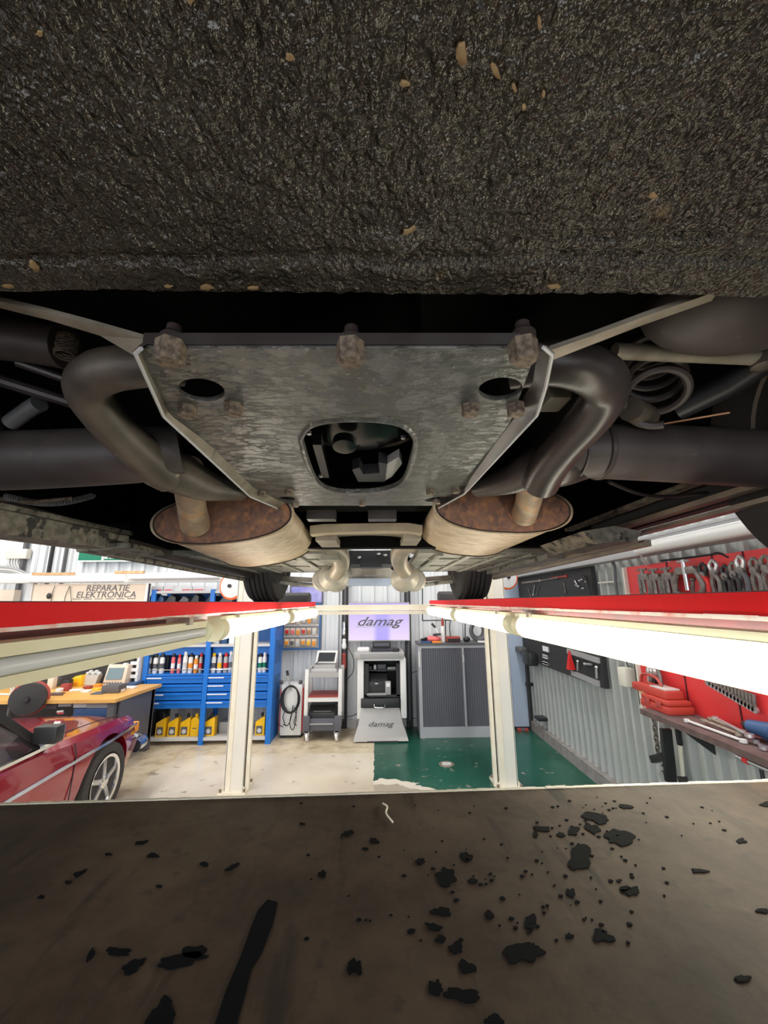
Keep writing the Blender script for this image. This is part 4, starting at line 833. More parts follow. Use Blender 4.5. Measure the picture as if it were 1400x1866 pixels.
q = [A(579, 1205, YT+.105), A(609, 1205, YT+.105), A(612, 1189, YT+.157), A(582, 1189, YT+.157)]
MB().prism([p-V(0, .006, 0) for p in q], (0, .004, 0)).build('screen', 'screen_dark', t, False)
MB().bar(A(566, 1221, YT+.1), A(580, 1205, YT+.1), .012, .012).build('stay', 'black_plastic', t)
def printer(px0, px1, zf, h, y, dep, lbl, kind):
    x0 = A(px0, 1300, y).x; x1 = A(px1, 1300, y).x; t = thing('printer', lbl, 'printer', ((x0+x1)/2, y+dep/2, zf))
    MB().prism([(x0, y, zf), (x0, y, zf+h*.62), (x0, y+dep*.35, zf+h), (x0, y+dep, zf+h), (x0, y+dep, zf)], (x1-x0, 0, 0)).build('body', 'black_plastic', t, bevel=.01)
    MB().box(x0+.02, x1-.02, y-.07, y, zf+.005, zf+.02).build('paper_tray', 'grey', t, False); MB().box(x0+.05, x1-.05, y-.004, y, zf+.04, zf+.10).build('front_slot', 'black_matt', t, False)
    if kind: MB().box(x0+.06, x1-.06, y+.03, y+.06, zf+h*.7, zf+h*.73).build('label_strip', 'light_grey', t, False)
    else: MB().box((x0+x1)/2-.02, (x0+x1)/2+.02, y-.008, y-.004, zf+.13, zf+.145).build('badge', 'light_grey', t, False)
    return t
printer(562, 611, zs['lower'], .20, YT+.02, .34, 'black printer on the lowest shelf of the white trolley', 1)
# ---- diagnostic kiosk
YK = 5.72
KX0, KX1, _, KZ = RECT(651, 1200, 740, 1356, YK)
kz = lambda py: A(695, py, YK).z
t = thing('diagnostic_kiosk', 'silver diagnostic kiosk cabinet with an open front bay, below the lilac screen', 'kiosk', ((KX0+KX1)/2, YK+.2, 0)); kio = t
kx = lambda px, py=1260: A(px, py, YK).x
MB().box(kx(651), kx(663), YK, YK+.5, kz(1310), kz(1200)).build('side_column', 'white', t, bevel=.015); MB().box(kx(730), kx(741), YK, YK+.5, kz(1310), kz(1200)).build('side_column', 'white', t, bevel=.015)
MB().box(kx(645), kx(738), YK-.03, YK+.5, kz(1200), kz(1189)).build('top_tray', 'silver_paint', t, bevel=.01)
m = MB()
for i in range(24): x = kx(656)+(kx(730)-kx(656))*i/24; m.box(x, x+.012, YK-.034, YK-.029, kz(1199), kz(1191))
o = m.build('grille', 'grey', t, False); o['kind'] = 'stuff'
MB().box(kx(663), kx(730), YK, YK+.48, kz(1204), kz(1200)).build('header', 'white', t, False)
MB().box(kx(663), kx(730), YK+.44, YK+.46, kz(1290), kz(1204)).build('bay_back', 'black_matt', t, False)
MB().box(kx(663), kx(730), YK+.02, YK+.45, kz(1271), kz(1267)).build('bay_shelf', 'black_plastic', t, False)
MB().box(kx(664), kx(672), YK+.02, YK+.45, kz(1270), kz(1210)).build('bay_side', 'black_matt', t, False); MB().box(kx(723), kx(730), YK+.02, YK+.45, kz(1270), kz(1210)).build('bay_side', 'black_matt', t, False)
d = MB().box(kx(658), kx(728), YK-.03, YK+.4, kz(1289), kz(1272)).build('drawer', 'black_plastic', t, bevel=.01)
MB().tube(catmull([A(682, 1284, YK-.03), A(684, 1289, YK-.06), A(700, 1289, YK-.06), A(702, 1284, YK-.03)], 4), .007, 8).build('handle', 'chrome', d)
pf = []
for py, xa, xb, yy in ((1290, 658, 728, .0), (1320, 653, 735, -.03), (1340, 646, 742, -.07), (1350, 645, 744, -.10), (1355, 647, 743, -.10)):
    zA = max(kz(py), .015); pf.append([V(A(xa, py, YK).x, YK+yy, zA), V(A(xb, py, YK).x, YK+yy, zA), V(A(xb, py, YK).x, YK+.45, zA), V(A(xa, py, YK).x, YK+.45, zA)])
MB().loft(pf).build('front_apron', 'silver_paint', t, bevel=.012)
MB().box(kx(670), kx(724), YK-.10, YK+.4, 0, .02).build('plinth', 'black_matt', t, False)
text('damag', .085, (kx(693, 1318), YK-.045, kz(1318)), 'dark_grey', t, shear=.35, sx=1.5)
zt_ = kz(1189)
printer(664+2, 707, kz(1267), .25, YK+.05, .3, 'black printer inside the open bay of the silver kiosk', 0)
x = kx(707.5); t = thing('handset', 'grey handheld remote standing right of the kiosk printer', 'handset', (x, YK+.03, kz(1267)))
MB().box(x-.038, x+.038, YK+.02, YK+.05, kz(1267), kz(1267)+.17).build('body', 'grey', t, bevel=.008); MB().box(x-.025, x+.025, YK+.017, YK+.02, kz(1267)+.10, kz(1267)+.15).build('display', 'label_white', t, False)
for (a, b, c, d_, m_, n_, l_) in ((666,1214,678,1222,'dark_grey','adapter','dark adapter block at the upper left of the kiosk bay'),(681,1212,686,1221,'white','adapter','small white plug block in the kiosk bay'),(688,1211,704,1224,'slate','module_box','slate interface module in the middle of the kiosk bay'),(706,1216,722,1221,'light_grey','cable_bundle','pale cable bundle at the upper right of the kiosk bay')):
    x0, x1, z0, z1 = RECT(a, b, c, d_, YK+.2); tag(MB().box(x0, x1, YK+.2, YK+.3, z0, z1).build(n_, m_, bevel=.008), l_, 'electronics')
MB().box(kx(664), kx(724), YK+.15, YK+.42, kz(1226), kz(1224)).build('upper_bay_shelf', 'black_plastic', kio, False)
# on the kiosk top
x0, x1, z0, z1 = RECT(651, 1184, 673, 1189, YK+.1); tag(MB().box(x0, x1, YK+.1, YK+.3, zt_, zt_+.045).build('router_box', 'white', bevel=.014), 'small white rounded box on the left of the kiosk top', 'box')
x0, x1, _, _ = RECT(676, 1184, 726, 1189, YK+.1); t = thing('laptop', 'black laptop with its screen open on the kiosk top', 'laptop', ((x0+x1)/2, YK+.2, zt_))
MB().box(x0, x1, YK+.08, YK+.3, zt_, zt_+.03).build('base', 'black_plastic', t, bevel=.004); lx0, lx1, lz0, lz1 = RECT(679, 1169, 712, 1186, YK+.28)
MB().box(lx0, lx1, YK+.30, YK+.315, zt_+.02, lz1).build('lid', 'black_matt', t, bevel=.004); MB().box(lx0+.02, lx1-.02, YK+.297, YK+.30, zt_+.05, lz1-.02).build('screen', 'slate', t, False)
x = kx(722, 1186); tag(MB().box(x-.04, x+.05, YK+.05, YK+.1, zt_, zt_+.05).build('mouse', 'black_plastic', bevel=.015), 'black mouse beside the laptop on the kiosk', 'mouse')
# lilac screen
YS = YW-.12
x0, x1, z0, z1 = RECT(635, 1108, 747, 1168, YS); z1 = A(690, 1098, YS).z
t = thing('display_screen', 'large wall screen glowing lilac with a grey slanted logo', 'screen', ((x0+x1)/2, YS, z0))
MB().box(x0, x1, YS, YS+.05, z0, z1).build('casing', 'black_plastic', t, False); framebox(t, x0, x1, z0, z1, YS-.006, .012, 'silver_paint', 'bezel', .008)
MB().box(x0+.012, x1-.012, YS-.003, YS, z0+.012, z1-.012).build('display', 'screen_lilac', t, False)
c = A(689, 1133, YS-.006); text('damag', .18, c, 'slate', t, shear=.45, sx=1.42, font_bold=.002)
c = A(689, 1142, YS-.006); MB().box(c.x-.33, c.x+.31, YS-.006, YS-.004, c.z-.004, c.z+.004).build('logo_underline', 'grey', t, False)
MB().box((x0+x1)/2-.1, (x0+x1)/2+.1, YS+.05, YW+.01, z0+.1, z0+.3).build('wall_bracket', 'black_matt', t, False)
# black vertical channels on the back wall
for px, l_ in ((627, 'black vertical channel strip on the back wall left of the kiosk'), (746, 'black vertical channel strip on the back wall right of the kiosk')):
    x = A(px, 1250, YW-.05).x; t = thing('channel_strip', l_, 'conduit', (x, YW-.03, 0)); MB().box(x-.045, x+.045, YW-.05, YW+.04, 0, 3.2).build('profile', 'black_matt', t, False)
    MB().box(x-.012, x+.012, YW-.056, YW-.05, .1, 3.1).build('slot', 'dark_grey', t, False)
# tool hung on the left strip
x = A(627, 1200, YW-.1).x
for i, (a, b, m_, n_, l_) in enumerate(((1133, 1158, 'chrome', 'torch', 'shiny slim torch hanging on the left black strip'), (1164, 1183, 'white', 'holster', 'white holder on the left black strip below the torch'), (1190, 1220, 'rust_red_tool', 'hand_lamp', 'red and black hand lamp hanging on the left black strip'), (1226, 1248, 'black_plastic', 'air_gun', 'black air gun hanging low on the left black strip'))):
    z1 = A(627, a, YW-.1).z; z0 = A(627, b, YW-.1).z
    tag(MB().lathe((x, YW-.09, z0), (0, 0, 1), [(.02, 0), (.035, .02), (.033, (z1-z0)*.5), (.025, (z1-z0)*.6), (.03, (z1-z0)*.9), (.015, z1-z0)], 12).build(n_, m_), l_, 'tool')
def cable(pts, Y, r, lbl, m_='black_plastic', n_='cable'): return tag(MB().tube(catmull([A(a, b, Y) for a, b in pts], 6), r, 6).build(n_, m_), lbl, 'cable')
cable(((632,1178),(640,1190),(645,1205),(643,1225),(633,1238)), YW-.12, .006, 'thin black cable looping left of the kiosk')
cable(((622,1306),(640,1305),(656,1298)), YW-.3, .006, 'thin black cable running low between trolley and kiosk')
cable(((728,1232),(745,1228),(765,1221)), YW-.3, .005, 'thin black cable between kiosk and dark cabinet')
# conduit outline above the cabinet
t = thing('conduit_frame', 'thin black cable run in a rectangle on the wall above the dark cabinet', 'conduit', A(830, 1120, YW-.06))
for p, q in (((770,1062),(770,1131)), ((770,1131),(886,1129)), ((812,1131),(812,1172)), ((848,1131),(848,1172))): MB().tube([A(*p, YW-.06), A(*q, YW-.06)], .008, 6).build('run', 'black_plastic', t)
# ---- dark tambour cabinet
YD = 5.78
CX0, CX1, _, CZt = RECT(764, 1176, 900, 1343, YD)
t = thing('tambour_cabinet', 'tall grey steel cabinet with dark slate tambour doors on the green floor', 'cabinet', ((CX0+CX1)/2, YD+.2, 0))
czt = A(820, 1176, YD).z
MB().box(CX0, CX0+.045, YD, YD+.42, 0, czt).build('side_panel', 'cab_grey', t, False); MB().box(CX1-.045, CX1, YD, YD+.42, 0, czt).build('side_panel', 'cab_grey', t, False)
MB().box(CX0, CX1, YD-.01, YD+.42, czt, czt+.03).build('top_panel', 'dark_grey', t, False); MB().box(CX0+.045, CX1-.045, YD, YD+.03, 0, .13).build('plinth', 'cab_grey', t, False)
MB().box(CX0+.045, CX1-.045, YD, YD+.03, czt-.035, czt).build('header', 'cab_grey', t, False); MB().box(CX0+.04, CX1-.04, YD+.38, YD+.40, .1, czt).build('back_panel', 'cab_grey', t, False)
xm = A(847, 1260, YD).x
for a, b in ((CX0+.05, xm-.008), (xm+.008, CX1-.05)):
    dr = MB().box(a, b, YD+.015, YD+.03, .135, czt-.035).build('door', 'slate', t, False); n = max(2, int((b-a)/.03)); m = MB()
    for i in range(n): x = a+(b-a)*(i+.15)/n; m.box(x, x+(b-a)/n*.7, YD+.008, YD+.016, .135, czt-.035)
    o = m.build('slat', 'slate', dr, False); o['kind'] = 'stuff'
MB().box(xm-.012, xm+.012, YD-.012, YD+.016, .135, czt-.035).build('centre_stile', 'cab_grey', t, False); MB().box(xm-.01, xm+.012, YD-.022, YD-.01, czt-.22, czt-.13).build('lock', 'light_grey', t, False)
MB().box(CX0+.005, CX0+.02, YD-.006, YD, czt-.28, czt-.08).build('edge_label', 'white', t, False)
zc_ = czt+.03; cy = lambda px: A(px, 1170, YD+.15).x
t = thing('polishing_machine', 'pink-red power tool lying on the dark cabinet, left end', 'tool', (cy(790), YD+.15, zc_)); MB().ball((cy(790), YD+.15, zc_+.045), .115, .06, .045, 14, 8).build('body', 'pink', t); MB().bar((cy(778), YD+.14, zc_+.05), (cy(768), YD+.1, zc_+.03), .05, .04).build('grip', 'black_plastic', t); MB().bar((cy(790), YD+.14, zc_+.10), (cy(803), YD+.1, zc_+.11), .03, .03).build('nose', 'black_plastic', t)
tag(MB().box(cy(766), cy(784), YD+.02, YD+.10, zc_, zc_+.022).build('booklet', 'tool_blue', bevel=.003), 'blue booklet on the dark cabinet edge', 'booklet')
tag(MB().box(cy(786), cy(802), YD+.02, YD+.09, zc_, zc_+.020).build('carton', 'orange', bevel=.003), 'flat orange packet on the dark cabinet edge', 'packet')
t = thing('spray_bottle', 'slim white bottle with a red-black nozzle on the dark cabinet', 'bottle', (cy(808), YD+.15, zc_)); x = cy(808)
MB().lathe((x, YD+.15, zc_), (0, 0, 1), [(.028, 0), (.03, .01), (.03, .17), (.018, .22)], 14).build('body', 'white', t); MB().lathe((x, YD+.15, zc_+.22), (0, 0, 1), [(.018, 0), (.022, .05), (.008, .12)], 12).build('nozzle', 'rust_red_tool', t)
t = thing('brush', 'black and white brush leaning by the slim bottle on the cabinet', 'brush', (cy(798), YD+.2, zc_)); MB().bar((cy(803), YD+.2, zc_+.05), (cy(794), YD+.2, zc_+.22), .025, .02).build('handle', 'white', t); MB().bar((cy(795), YD+.2, zc_+.2), (cy(789), YD+.2, zc_+.25), .05, .03).build('head', 'black_plastic', t)
t = thing('battery_charger', 'red and black battery charger box with a thin aerial on the cabinet', 'charger', (cy(826), YD+.15, zc_)); MB().box(cy(814), cy(838), YD+.08, YD+.25, zc_, zc_+.075).build('body', 'rust_red_tool', t, bevel=.01); MB().box(cy(815), cy(837), YD+.07, YD+.08, zc_+.01, zc_+.05).build('front_panel', 'black_plastic', t, False); MB().tube(catmull([(cy(822), YD+.16, zc_+.07), (cy(821), YD+.16, zc_+.2), (cy(823), YD+.16, zc_+.3), (cy(820), YD+.16, zc_+.34)], 4), .006, 6).build('aerial', 'black_plastic', t)
tag(MB().ball((cy(851), YD+.15, zc_+.035), .05, .04, .04, 12, 6).build('clamp', 'black_plastic'), 'small black knob-like tool on the cabinet', 'tool')
t = thing('hose_coil', 'grey-green coiled hose standing on the cabinet by the cream post', 'hose', (cy(872), YD+.2, zc_)); 
for i in range(3): MB().tube([(cy(874)+.11*math.cos(a)*(1-.1*i), YD+.17+.03*i, zc_+.15+.13*math.sin(a)*(1-.1*i)) for a in [2*PI*j/24 for j in range(25)]], .026, 10, False).build('coil', 'dark_grey', t)
tag(MB().box(cy(868), cy(886), YD+.02, YD+.09, zc_, zc_+.02).build('notepad', 'white', bevel=.003), 'small white pad on the cabinet by the cream post', 'pad')
# ---- corner pillar, pipes, floor things
x0, x1, z0, z1 = RECT(934, 1190, 962, 1326, 6.1)
t = thing('corner_duct', 'pale blue-grey boxed duct standing in the corner behind the right post', 'duct', ((x0+x1)/2, 6.15, 0)); MB().box(x0, x1, 6.1, 6.24, .03, 2.1).build('casing', 'slate_blue', t, False); MB().box(x0+.02, x1-.02, 6.09, 6.1, 2.0, 2.1).build('cap', 'cab_grey', t, False)
xp = A(966, 1260, 6.05).x-.02; t = thing('corner_pipe', 'black vertical pipe with clamps in the corner by the right wall', 'pipe', (xp, 6.05, 0)); MB().cyl((xp, 6.05, 0), (xp, 6.05, 2.2), .022).build('pipe', 'black_matt', t)
for py in (1198, 1247): z = A(966, py, 6.05).z; MB().box(xp-.03, xp+.12, 6.02, 6.08, z-.02, z+.02).build('pipe_clamp', 'black_plastic', t, bevel=.004)
p = W(983, 1309, 2.12); tag(MB().box(2.08, 2.21, p.y-.08, p.y+.08, p.z-.018, p.z+.018).build('pipe_clip', 'black_plastic', bevel=.005), 'small black clamp on the right wall near the corner', 'clamp')
for i, px in enumerate((945, 952, 958)):
    p = A(px, 1326, 6.02); tag(MB().box(p.x-.025, p.x+.03, 5.98, 6.04, 0, .035).build('pipe_offcut', ['rust_red_tool', 'dark_grey', 'rust_red_tool'][i], bevel=.005), ['red scrap left of three at the corner duct foot', 'dark scrap between two red scraps at the corner duct foot', 'red scrap nearest the black corner pipe'][i], 'scrap')
p = B(814, 1393, -CZ); t = thing('floor_drain', 'small worn metal drain cover set in the green floor', 'drain', (p.x, p.y, .001)); MB().lathe((p.x, p.y, 0), (0, 0, 1), [(.085, 0), (.085, .005), (.08, .007), (.055, .007), (.054, .003)], 24).build('ring', 'zinc', t)
for i in range(3): MB().box(p.x-.05, p.x+.05, p.y-.035+.03*i, p.y-.022+.03*i, .002, .009).build('bar', 'light_grey', t, False)
# ---- orange-rimmed discs
for px, py, r_, Y, l_, s in ((424, 1068, 25, 4.55, 'white disc with an orange rim beside the left front tyre', -1), (922, 1052, 23, 4.55, 'white disc with an orange rim beside the right front tyre', 1)):
    c = A(px, py, Y); r = r_*Y/760; t = thing('marker_disc', l_, 'disc', c); MB().lathe(c, (.25*s, -1, 0), [(r*.2, .05), (r*.86, .03), (r*.9, 0), (r*.3, -.02)], 30).build('face', 'white', t)
    MB().lathe(c, (.25*s, -1, 0), [(r*.90, .028), (r, .02), (r, -.02), (r*.9, -.03), (r*.88, .0)], 30).build('rim', 'orange_rim', t)
    MB().lathe(c, (.25*s, -1, 0), [(.02, .05), (.02, .07)], 12).build('hub', 'black_plastic', t); MB().bar(c+V(0, .02, 0), V(-1.36 if s < 0 else 1.27, 4.50, c.z), .05, .04).build('arm', 'cream', t)
# ================================================================ LEFT: BENCH UNIT
YN = 4.70; BZ = .75; bx0, bx1 = -5.3, A(211, 1271, YN).x
bench = thing('workbench', 'workbench with an orange-yellow top, cluttered, at the far left', 'bench', ((bx0+bx1)/2, YN+.3, 0))
MB().prism([(bx0, YN, BZ-.035), (bx1, YN, BZ-.035), (bx1+.06, YN+.84, BZ-.035), (bx0, YN+.84, BZ-.035)], (0, 0, .035)).build('top', 'bench_top', bench, False)
MB().box(bx1-.10, bx1-.03, YN+.04, YN+.10, 0, BZ-.035).build('leg', 'dark_grey', bench, False); MB().box(bx0+.03, bx0+.1, YN+.04, YN+.10, 0, BZ-.035).build('leg', 'dark_grey', bench, False)
MB().box(bx1-.08, bx1, YN+.74, YN+.82, 0, BZ-.035).build('leg', 'dark_grey', bench, False)
for a, b, c, d_, m_ in ((76,104,1273,1292,'slate'),(106,130,1273,1288,'cab_grey'),(134,158,1273,1290,'light_grey'),(158,200,1273,1292,'grey')):
    x0, x1, z0, z1 = RECT(a, c, b, d_, YN+.08); dr = MB().box(x0, x1, YN+.08, YN+.5, z0, min(z1, BZ-.04)).build('drawer', m_, bench, bevel=.008)
x0, x1, z0, z1 = RECT(133, 1291, 205, 1306, YN+.06); MB().box(x0, x1, YN+.06, YN+.5, z0, z1).build('lower_drawer', 'tool_blue', bench, bevel=.01)
MB().box(bx1-.02, bx1, YN+.1, YN+.8, .1, BZ-.04).build('end_panel', 'slate', bench, False)
def on_bench(px, py):   # point on the bench top seen at this pixel
    return B(px, py, BZ-CZ)
def bitem(name, label, cat, px0, px1, py, h, dep, m_, bevel=.008, grp=None):
    p = on_bench(px0, py); q = on_bench(px1, py); return tag(MB().box(p.x, q.x, p.y, p.y+dep, BZ, BZ+h).build(name, m_, bevel=bevel), label, cat, grp)
p = on_bench(189, 1246+4); Yo = p.y
t = thing('oscilloscope', 'pale beige oscilloscope with a grey screen standing on the workbench', 'oscilloscope', (p.x, Yo, BZ)); x0, x1, z0, z1 = RECT(188, 1213, 228, 1246, Yo); z0 = BZ
MB().prism([(x0, Yo, z0), (x1, Yo, z0), (x1+.01, Yo+.03, z1), (x0+.03, Yo+.03, z1)], (0, .22, 0)).build('body', 'cream_board', t, bevel=.01)
MB().prism([(x0+.035, Yo-.004, z0+.075), (x1-.04, Yo-.004, z0+.075), (x1-.03, Yo+.022, z1-.03), (x0+.05, Yo+.022, z1-.03)], (0, .006, 0)).build('screen', 'screen_blue', t, False)
for i in range(7): MB().lathe((x0+.03+.035*i, Yo-.004, z0+.035), (0, -1, 0), [(.009, 0), (.008, .012)], 10).build('knob', 'dark_grey', t)
MB().box(x0+.02, x0+.06, Yo+.05, Yo+.1, z1, z1+.02).build('foot', 'white', t, False); MB().box(x1-.07, x1-.03, Yo+.05, Yo+.1, z1, z1+.02).build('foot', 'white', t, False)
bitem('cable_tester', 'dark grey instrument box at the front right of the workbench', 'instrument', 183, 214, 1264, .085, .16, 'dark_grey', .012)
bitem('notebook', 'slate notebook lying at the front edge of the workbench', 'notebook', 164, 184, 1266, .012, .12, 'slate', .003)
bitem('binder_stack', 'blue stack of folders at the back right of the workbench', 'folders', 229, 246, 1250, .03, .2, 'tool_blue', .004)
bitem('parts_tray', 'white tray of papers beside the oscilloscope foot', 'tray', 218, 242, 1256, .02, .10, 'label_white', .004)
p = on_bench(134, 1251); t = thing('drill_case', 'bright yellow-orange tool lying on the workbench', 'tool', (p.x, p.y, BZ)); x0 = p.x; x1 = on_bench(146, 1251).x; xz = on_bench(122, 1251).x
MB().prism([(xz, p.y, BZ), (x1, p.y, BZ), (x1, p.y, BZ+.13), (x0, p.y, BZ+.12), (xz, p.y, BZ+.06)], (0, .1, 0)).build('body', 'yellow', t, bevel=.012); MB().box(xz+.04, x1-.03, p.y-.006, p.y, BZ+.02, BZ+.05).build('grip', 'orange', t, bevel=.002)
p = on_bench(168, 1247); t = thing('parts_bag', 'clear plastic tub of bits left of the oscilloscope', 'tub', (p.x, p.y, BZ)); MB().loft([[V(p.x+a*s, p.y+b*.07, z) for a, b in ((-1,-1),(1,-1),(1,1),(-1,1))] for s, z in ((.08, BZ+.003), (.11, BZ+.12))], True).build('tub', 'clear_plastic', t, False)
for i in range(5): MB().ball((p.x-.07+.035*i, p.y, BZ+.13+.02*(i % 2)), .03, .03, .025, 8, 5).build('bag', 'clear_plastic', t)
its = [(100,108,1262,.04,'white','white cube box'),(109,122,1260,.08,'rust_red_tool','dark red block'),(112,124,1255,.10,'black_plastic','black charger block'),(84,94,1256,.13,'cream_board','beige bottle-like box'),(92,104,1252,.10,'dark_grey','dark grey case'),(125,145,1260,.018,'white','white leaflet'),(146,160,1262,.02,'label_white','pale folded paper'),(150,162,1256,.03,'rust_red_tool','dull red packet'),(162,178,1258,.012,'yellow','yellow ruler'),(88,110,1266,.012,'shelf_brown','dark brown strip'),(72,82,1258,.03,'orange','orange box'),(170,180,1252,.03,'orange','small orange pack'),(212,222,1262,.03,'cream_board','beige bit box'),(99,112,1246,.12,'black_matt','black speaker-like box')]
for i, (a, b, py, h, m_, nme) in enumerate(its): bitem('bench_item', '%s among the clutter on the workbench' % nme, 'clutter', a, b, py, h, .07, m_, .006)
bitem('tool_strip', 'long dark screwdriver at the left front of the workbench', 'tool', 86, 112, 1268, .014, .02, 'shelf_brown', .003)
# backboard unit
YU = YN+.88
ux0, ux1 = A(-60, 1150, YU).x, A(262, 1150, YU).x
zU = lambda py: A(160, py, YU).z
unit = thing('bench_backboard', 'board behind the workbench: beige sign panel above, black tool panel below', 'board', ((ux0+ux1)/2, YU, 0))
MB().box(A(60, 1080, YU).x, ux1, YU, YU+.03, zU(1150), zU(1064)).build('sign_panel', 'cream_board', unit, False)
MB().box(ux0, A(246, 1200, YU).x, YU, YU+.03, .3, zU(1150)).build('tool_panel', 'black_matt', unit, False)
MB().box(A(56, 1080, YU).x, A(60, 1080, YU).x, YU-.02, YU+.05, 0, zU(1060)).build('upright', 'light_grey', unit, False); MB().box(ux1-.03, ux1, YU-.02, YU+.05, 0, zU(1064)).build('upright', 'white', unit, False)
for i in range(4):
    z = zU(1203+12*i-6); MB().box(A(240, 1210, YU).x, A(254, 1210, YU).x, YU-.03, YU, z-.02, z+.02).build('name_tag', 'label_white', unit, False)
c = A(196, 1072, YU-.004); text('REPARATIE', .115, (c.x, c.y, c.z), 'dark_grey', unit, shear=.15, sx=1.02)
c = A(193, 1084, YU-.004); text('ELEKTRONICA', .115, (c.x, c.y, c.z), 'dark_grey', unit, shear=.15, sx=1.05)
c = A(190, 1091, YU-.004)
for i in range(6): MB().box(c.x-.42+.145*i, c.x-.42+.145*i+.11, YU-.005, YU, c.z-.004, c.z+.003).build('rule', 'dark_grey', unit, False)
for pts in (((100,1068),(95,1082),(93,1096)), ((127,1068),(120,1084),(117,1096)), ((127,1068),(129,1084),(130,1096))): MB().tube(catmull([A(a, b, YU-.02) for a, b in pts], 4), .004, 6).build('string', 'dark_grey', unit)
c = A(89, 1086, YU-.03); tag(MB().ball(c, .03, .02, .04, 12, 7).build('power_plug', 'black_plastic'), 'black plug hanging on the beige sign panel', 'plug')
# long shelf rail and wall lamp
t = thing('cable_rail', 'long grey horizontal rail running above the workbench sign', 'rail', A(240, 1050, YU-.05)); x0 = A(-60, 1050, YU).x; x1 = A(424, 1050, YU).x
MB().box(x0, x1, YU-.06, YU+.06, zU(1062), zU(1056)).build('lower_rail', 'light_grey', t, False); MB().box(x0, x1, YU+.06, YU+.08, zU(1056), zU(1044)).build('back_rail', 'white', t, False)
MB().box(A(60, 1046, YU).x, A(135, 1046, YU).x, YU-.02, YU+.02, zU(1048), zU(1043)).build('wood_batten', 'wood', t, False); MB().box(A(210, 1046, YU).x, A(262, 1046, YU).x, YU-.02, YU+.02, zU(1046), zU(1041)).build('wood_batten', 'wood', t, False)
t = thing('tube_lamp', 'lit tube lamp mounted above the workbench sign', 'lamp', A(142, 1056, YU-.1)); MB().tube([A(60, 1056, YU-.10), A(226, 1053, YU-.10)], .026, 14).build('tube', 'tube_lit_wall', t); MB().box(A(60, 1056, YU).x, A(230, 1056, YU).x, YU-.09, YU-.05, zU(1060), zU(1050)).build('housing', 'white', t, False)
t = thing('tube_lamp', 'unlit white tube lamp on the rail right of the sign', 'lamp', A(320, 1052, YU-.1)); MB().tube([A(240, 1053, YU-.10), A(400, 1051, YU-.10)], .022, 14).build('tube', 'tube_off', t); MB().box(A(240, 1052, YU).x, A(405, 1052, YU).x, YU-.09, YU-.05, zU(1056), zU(1048)).build('housing', 'white', t, False)
# green banner
YG = YW-.05; x0, x1, z0, z1 = RECT(145, 985, 300, 1021, YG); t = thing('banner', 'green banner with white lettering high on the back wall', 'banner', ((x0+x1)/2, YG, z0))
MB().box(x0, x1, YG, YB+.03, z0, z1).build('cloth', 'green', t, False); MB().box(x0, x1, YG-.002, YG+.02, z0-.02, z0).build('hem', 'white', t, False)
for s_, px, py in (('Ook verbeterd', 236, 1006), ('gereedschappen te hanteren', 246, 1014.5)): c = A(px, py, YG-.002); text(s_, .088, c, 'white', t, font_bold=.003)
# junction box, pipes, post at far left
Yj = YW-.06; x0, x1, z0, z1 = RECT(9, 1000, 48, 1018, Yj); t = thing('junction_box', 'cream junction box with cable glands at the upper left wall', 'box', ((x0+x1)/2, Yj, z0)); MB().box(x0, x1, Yj, Yj+.1, z0, z1).build('casing', 'pipe_cream', t, bevel=.012)
for i in range(4): p = A(14+5*i, 1020, Yj); MB().tube(catmull([p+V(0, .03, .02), p+V(0, .03, -.06), p+V(.05, .04, -.14)], 4), .012, 8).build('gland_cable', 'light_grey', t)
t = thing('pipe_run', 'bundle of grey pipes running along the back wall at far left', 'pipe', A(20, 1040, YW-.1))
for i in range(4): MB().tube(catmull([A(-40, 1032+4*i, YW-.1), A(20, 1035+4*i, YW-.1), A(60, 1050+3*i, YW-.1)], 5), .018, 8).build('pipe', ['grey', 'light_grey', 'grey', 'light_grey'][i], t)
for px, m_, wd, l_ in ((38, 'dark_grey', .022, 'dark thin vertical post on the back wall at far left'), (88, 'black_matt', .012, 'thin dark vertical line trim left of the green banner'), (114, 'dark_grey', .010, 'thin grey vertical cable left of the green banner')):
    x = A(px, 1030, YW-.03).x; tag(MB().box(x-wd, x+wd, YW-.03, YW+.03, .2, 2.9).build('post_strip', m_, smooth=False), l_, 'post')
x0, x1, z0, z1 = RECT(-30, 1075, 25, 1096, YW-.1); tag(MB().box(x0, x1, YW-.1, YW+.02, z0-.3, z1).build('hanging_shelf', 'cream_board', smooth=False), 'beige shelf box on the back wall at the left edge', 'shelf')
# reel
c = A(52, 1273, 4.63); r = .168
t = thing('hose_reel', 'big dark round reel with a red rim beside the workbench', 'reel', (c.x, c.y, 0))
MB().lathe(c, (.45, -1, .05), [(r*.2, .06), (r*.92, .045), (r*.95, -.04), (r*.3, -.05)], 36).build('drum', 'black_matt', t); MB().lathe(c, (.45, -1, .05), [(r*.95, -.02), (r*1.04, -.03), (r*1.04, -.05), (r*.9, -.055)], 36).build('rim', 'rust_red_tool', t)
MB().lathe(c, (.45, -1, .05), [(.03, .05), (.025, .09)], 12).build('hub', 'black_plastic', t); MB().box(c.x-.03, c.x+.03, c.y+.03, c.y+.08, c.z-.03, c.z+.03).build('bracket', 'dark_grey', t, False)
c2 = A(21, 1260, 4.64); t = thing('light_stand', 'thin cream bracket frame at the left edge above the red car', 'stand', (c2.x, 4.64, 0))
for p, q in (((0,1265),(28,1266)), ((21,1248),(20,1268)), ((29,1247),(22,1264))): MB().tube([A(*p, 4.64), A(*q, 4.64)], .010, 8).build('rod', 'pipe_cream', t)
MB().cyl((c2.x, 4.65, 0), (c2.x, 4.65, A(20, 1266, 4.64).z), .012).build('pole', 'dark_grey', t)
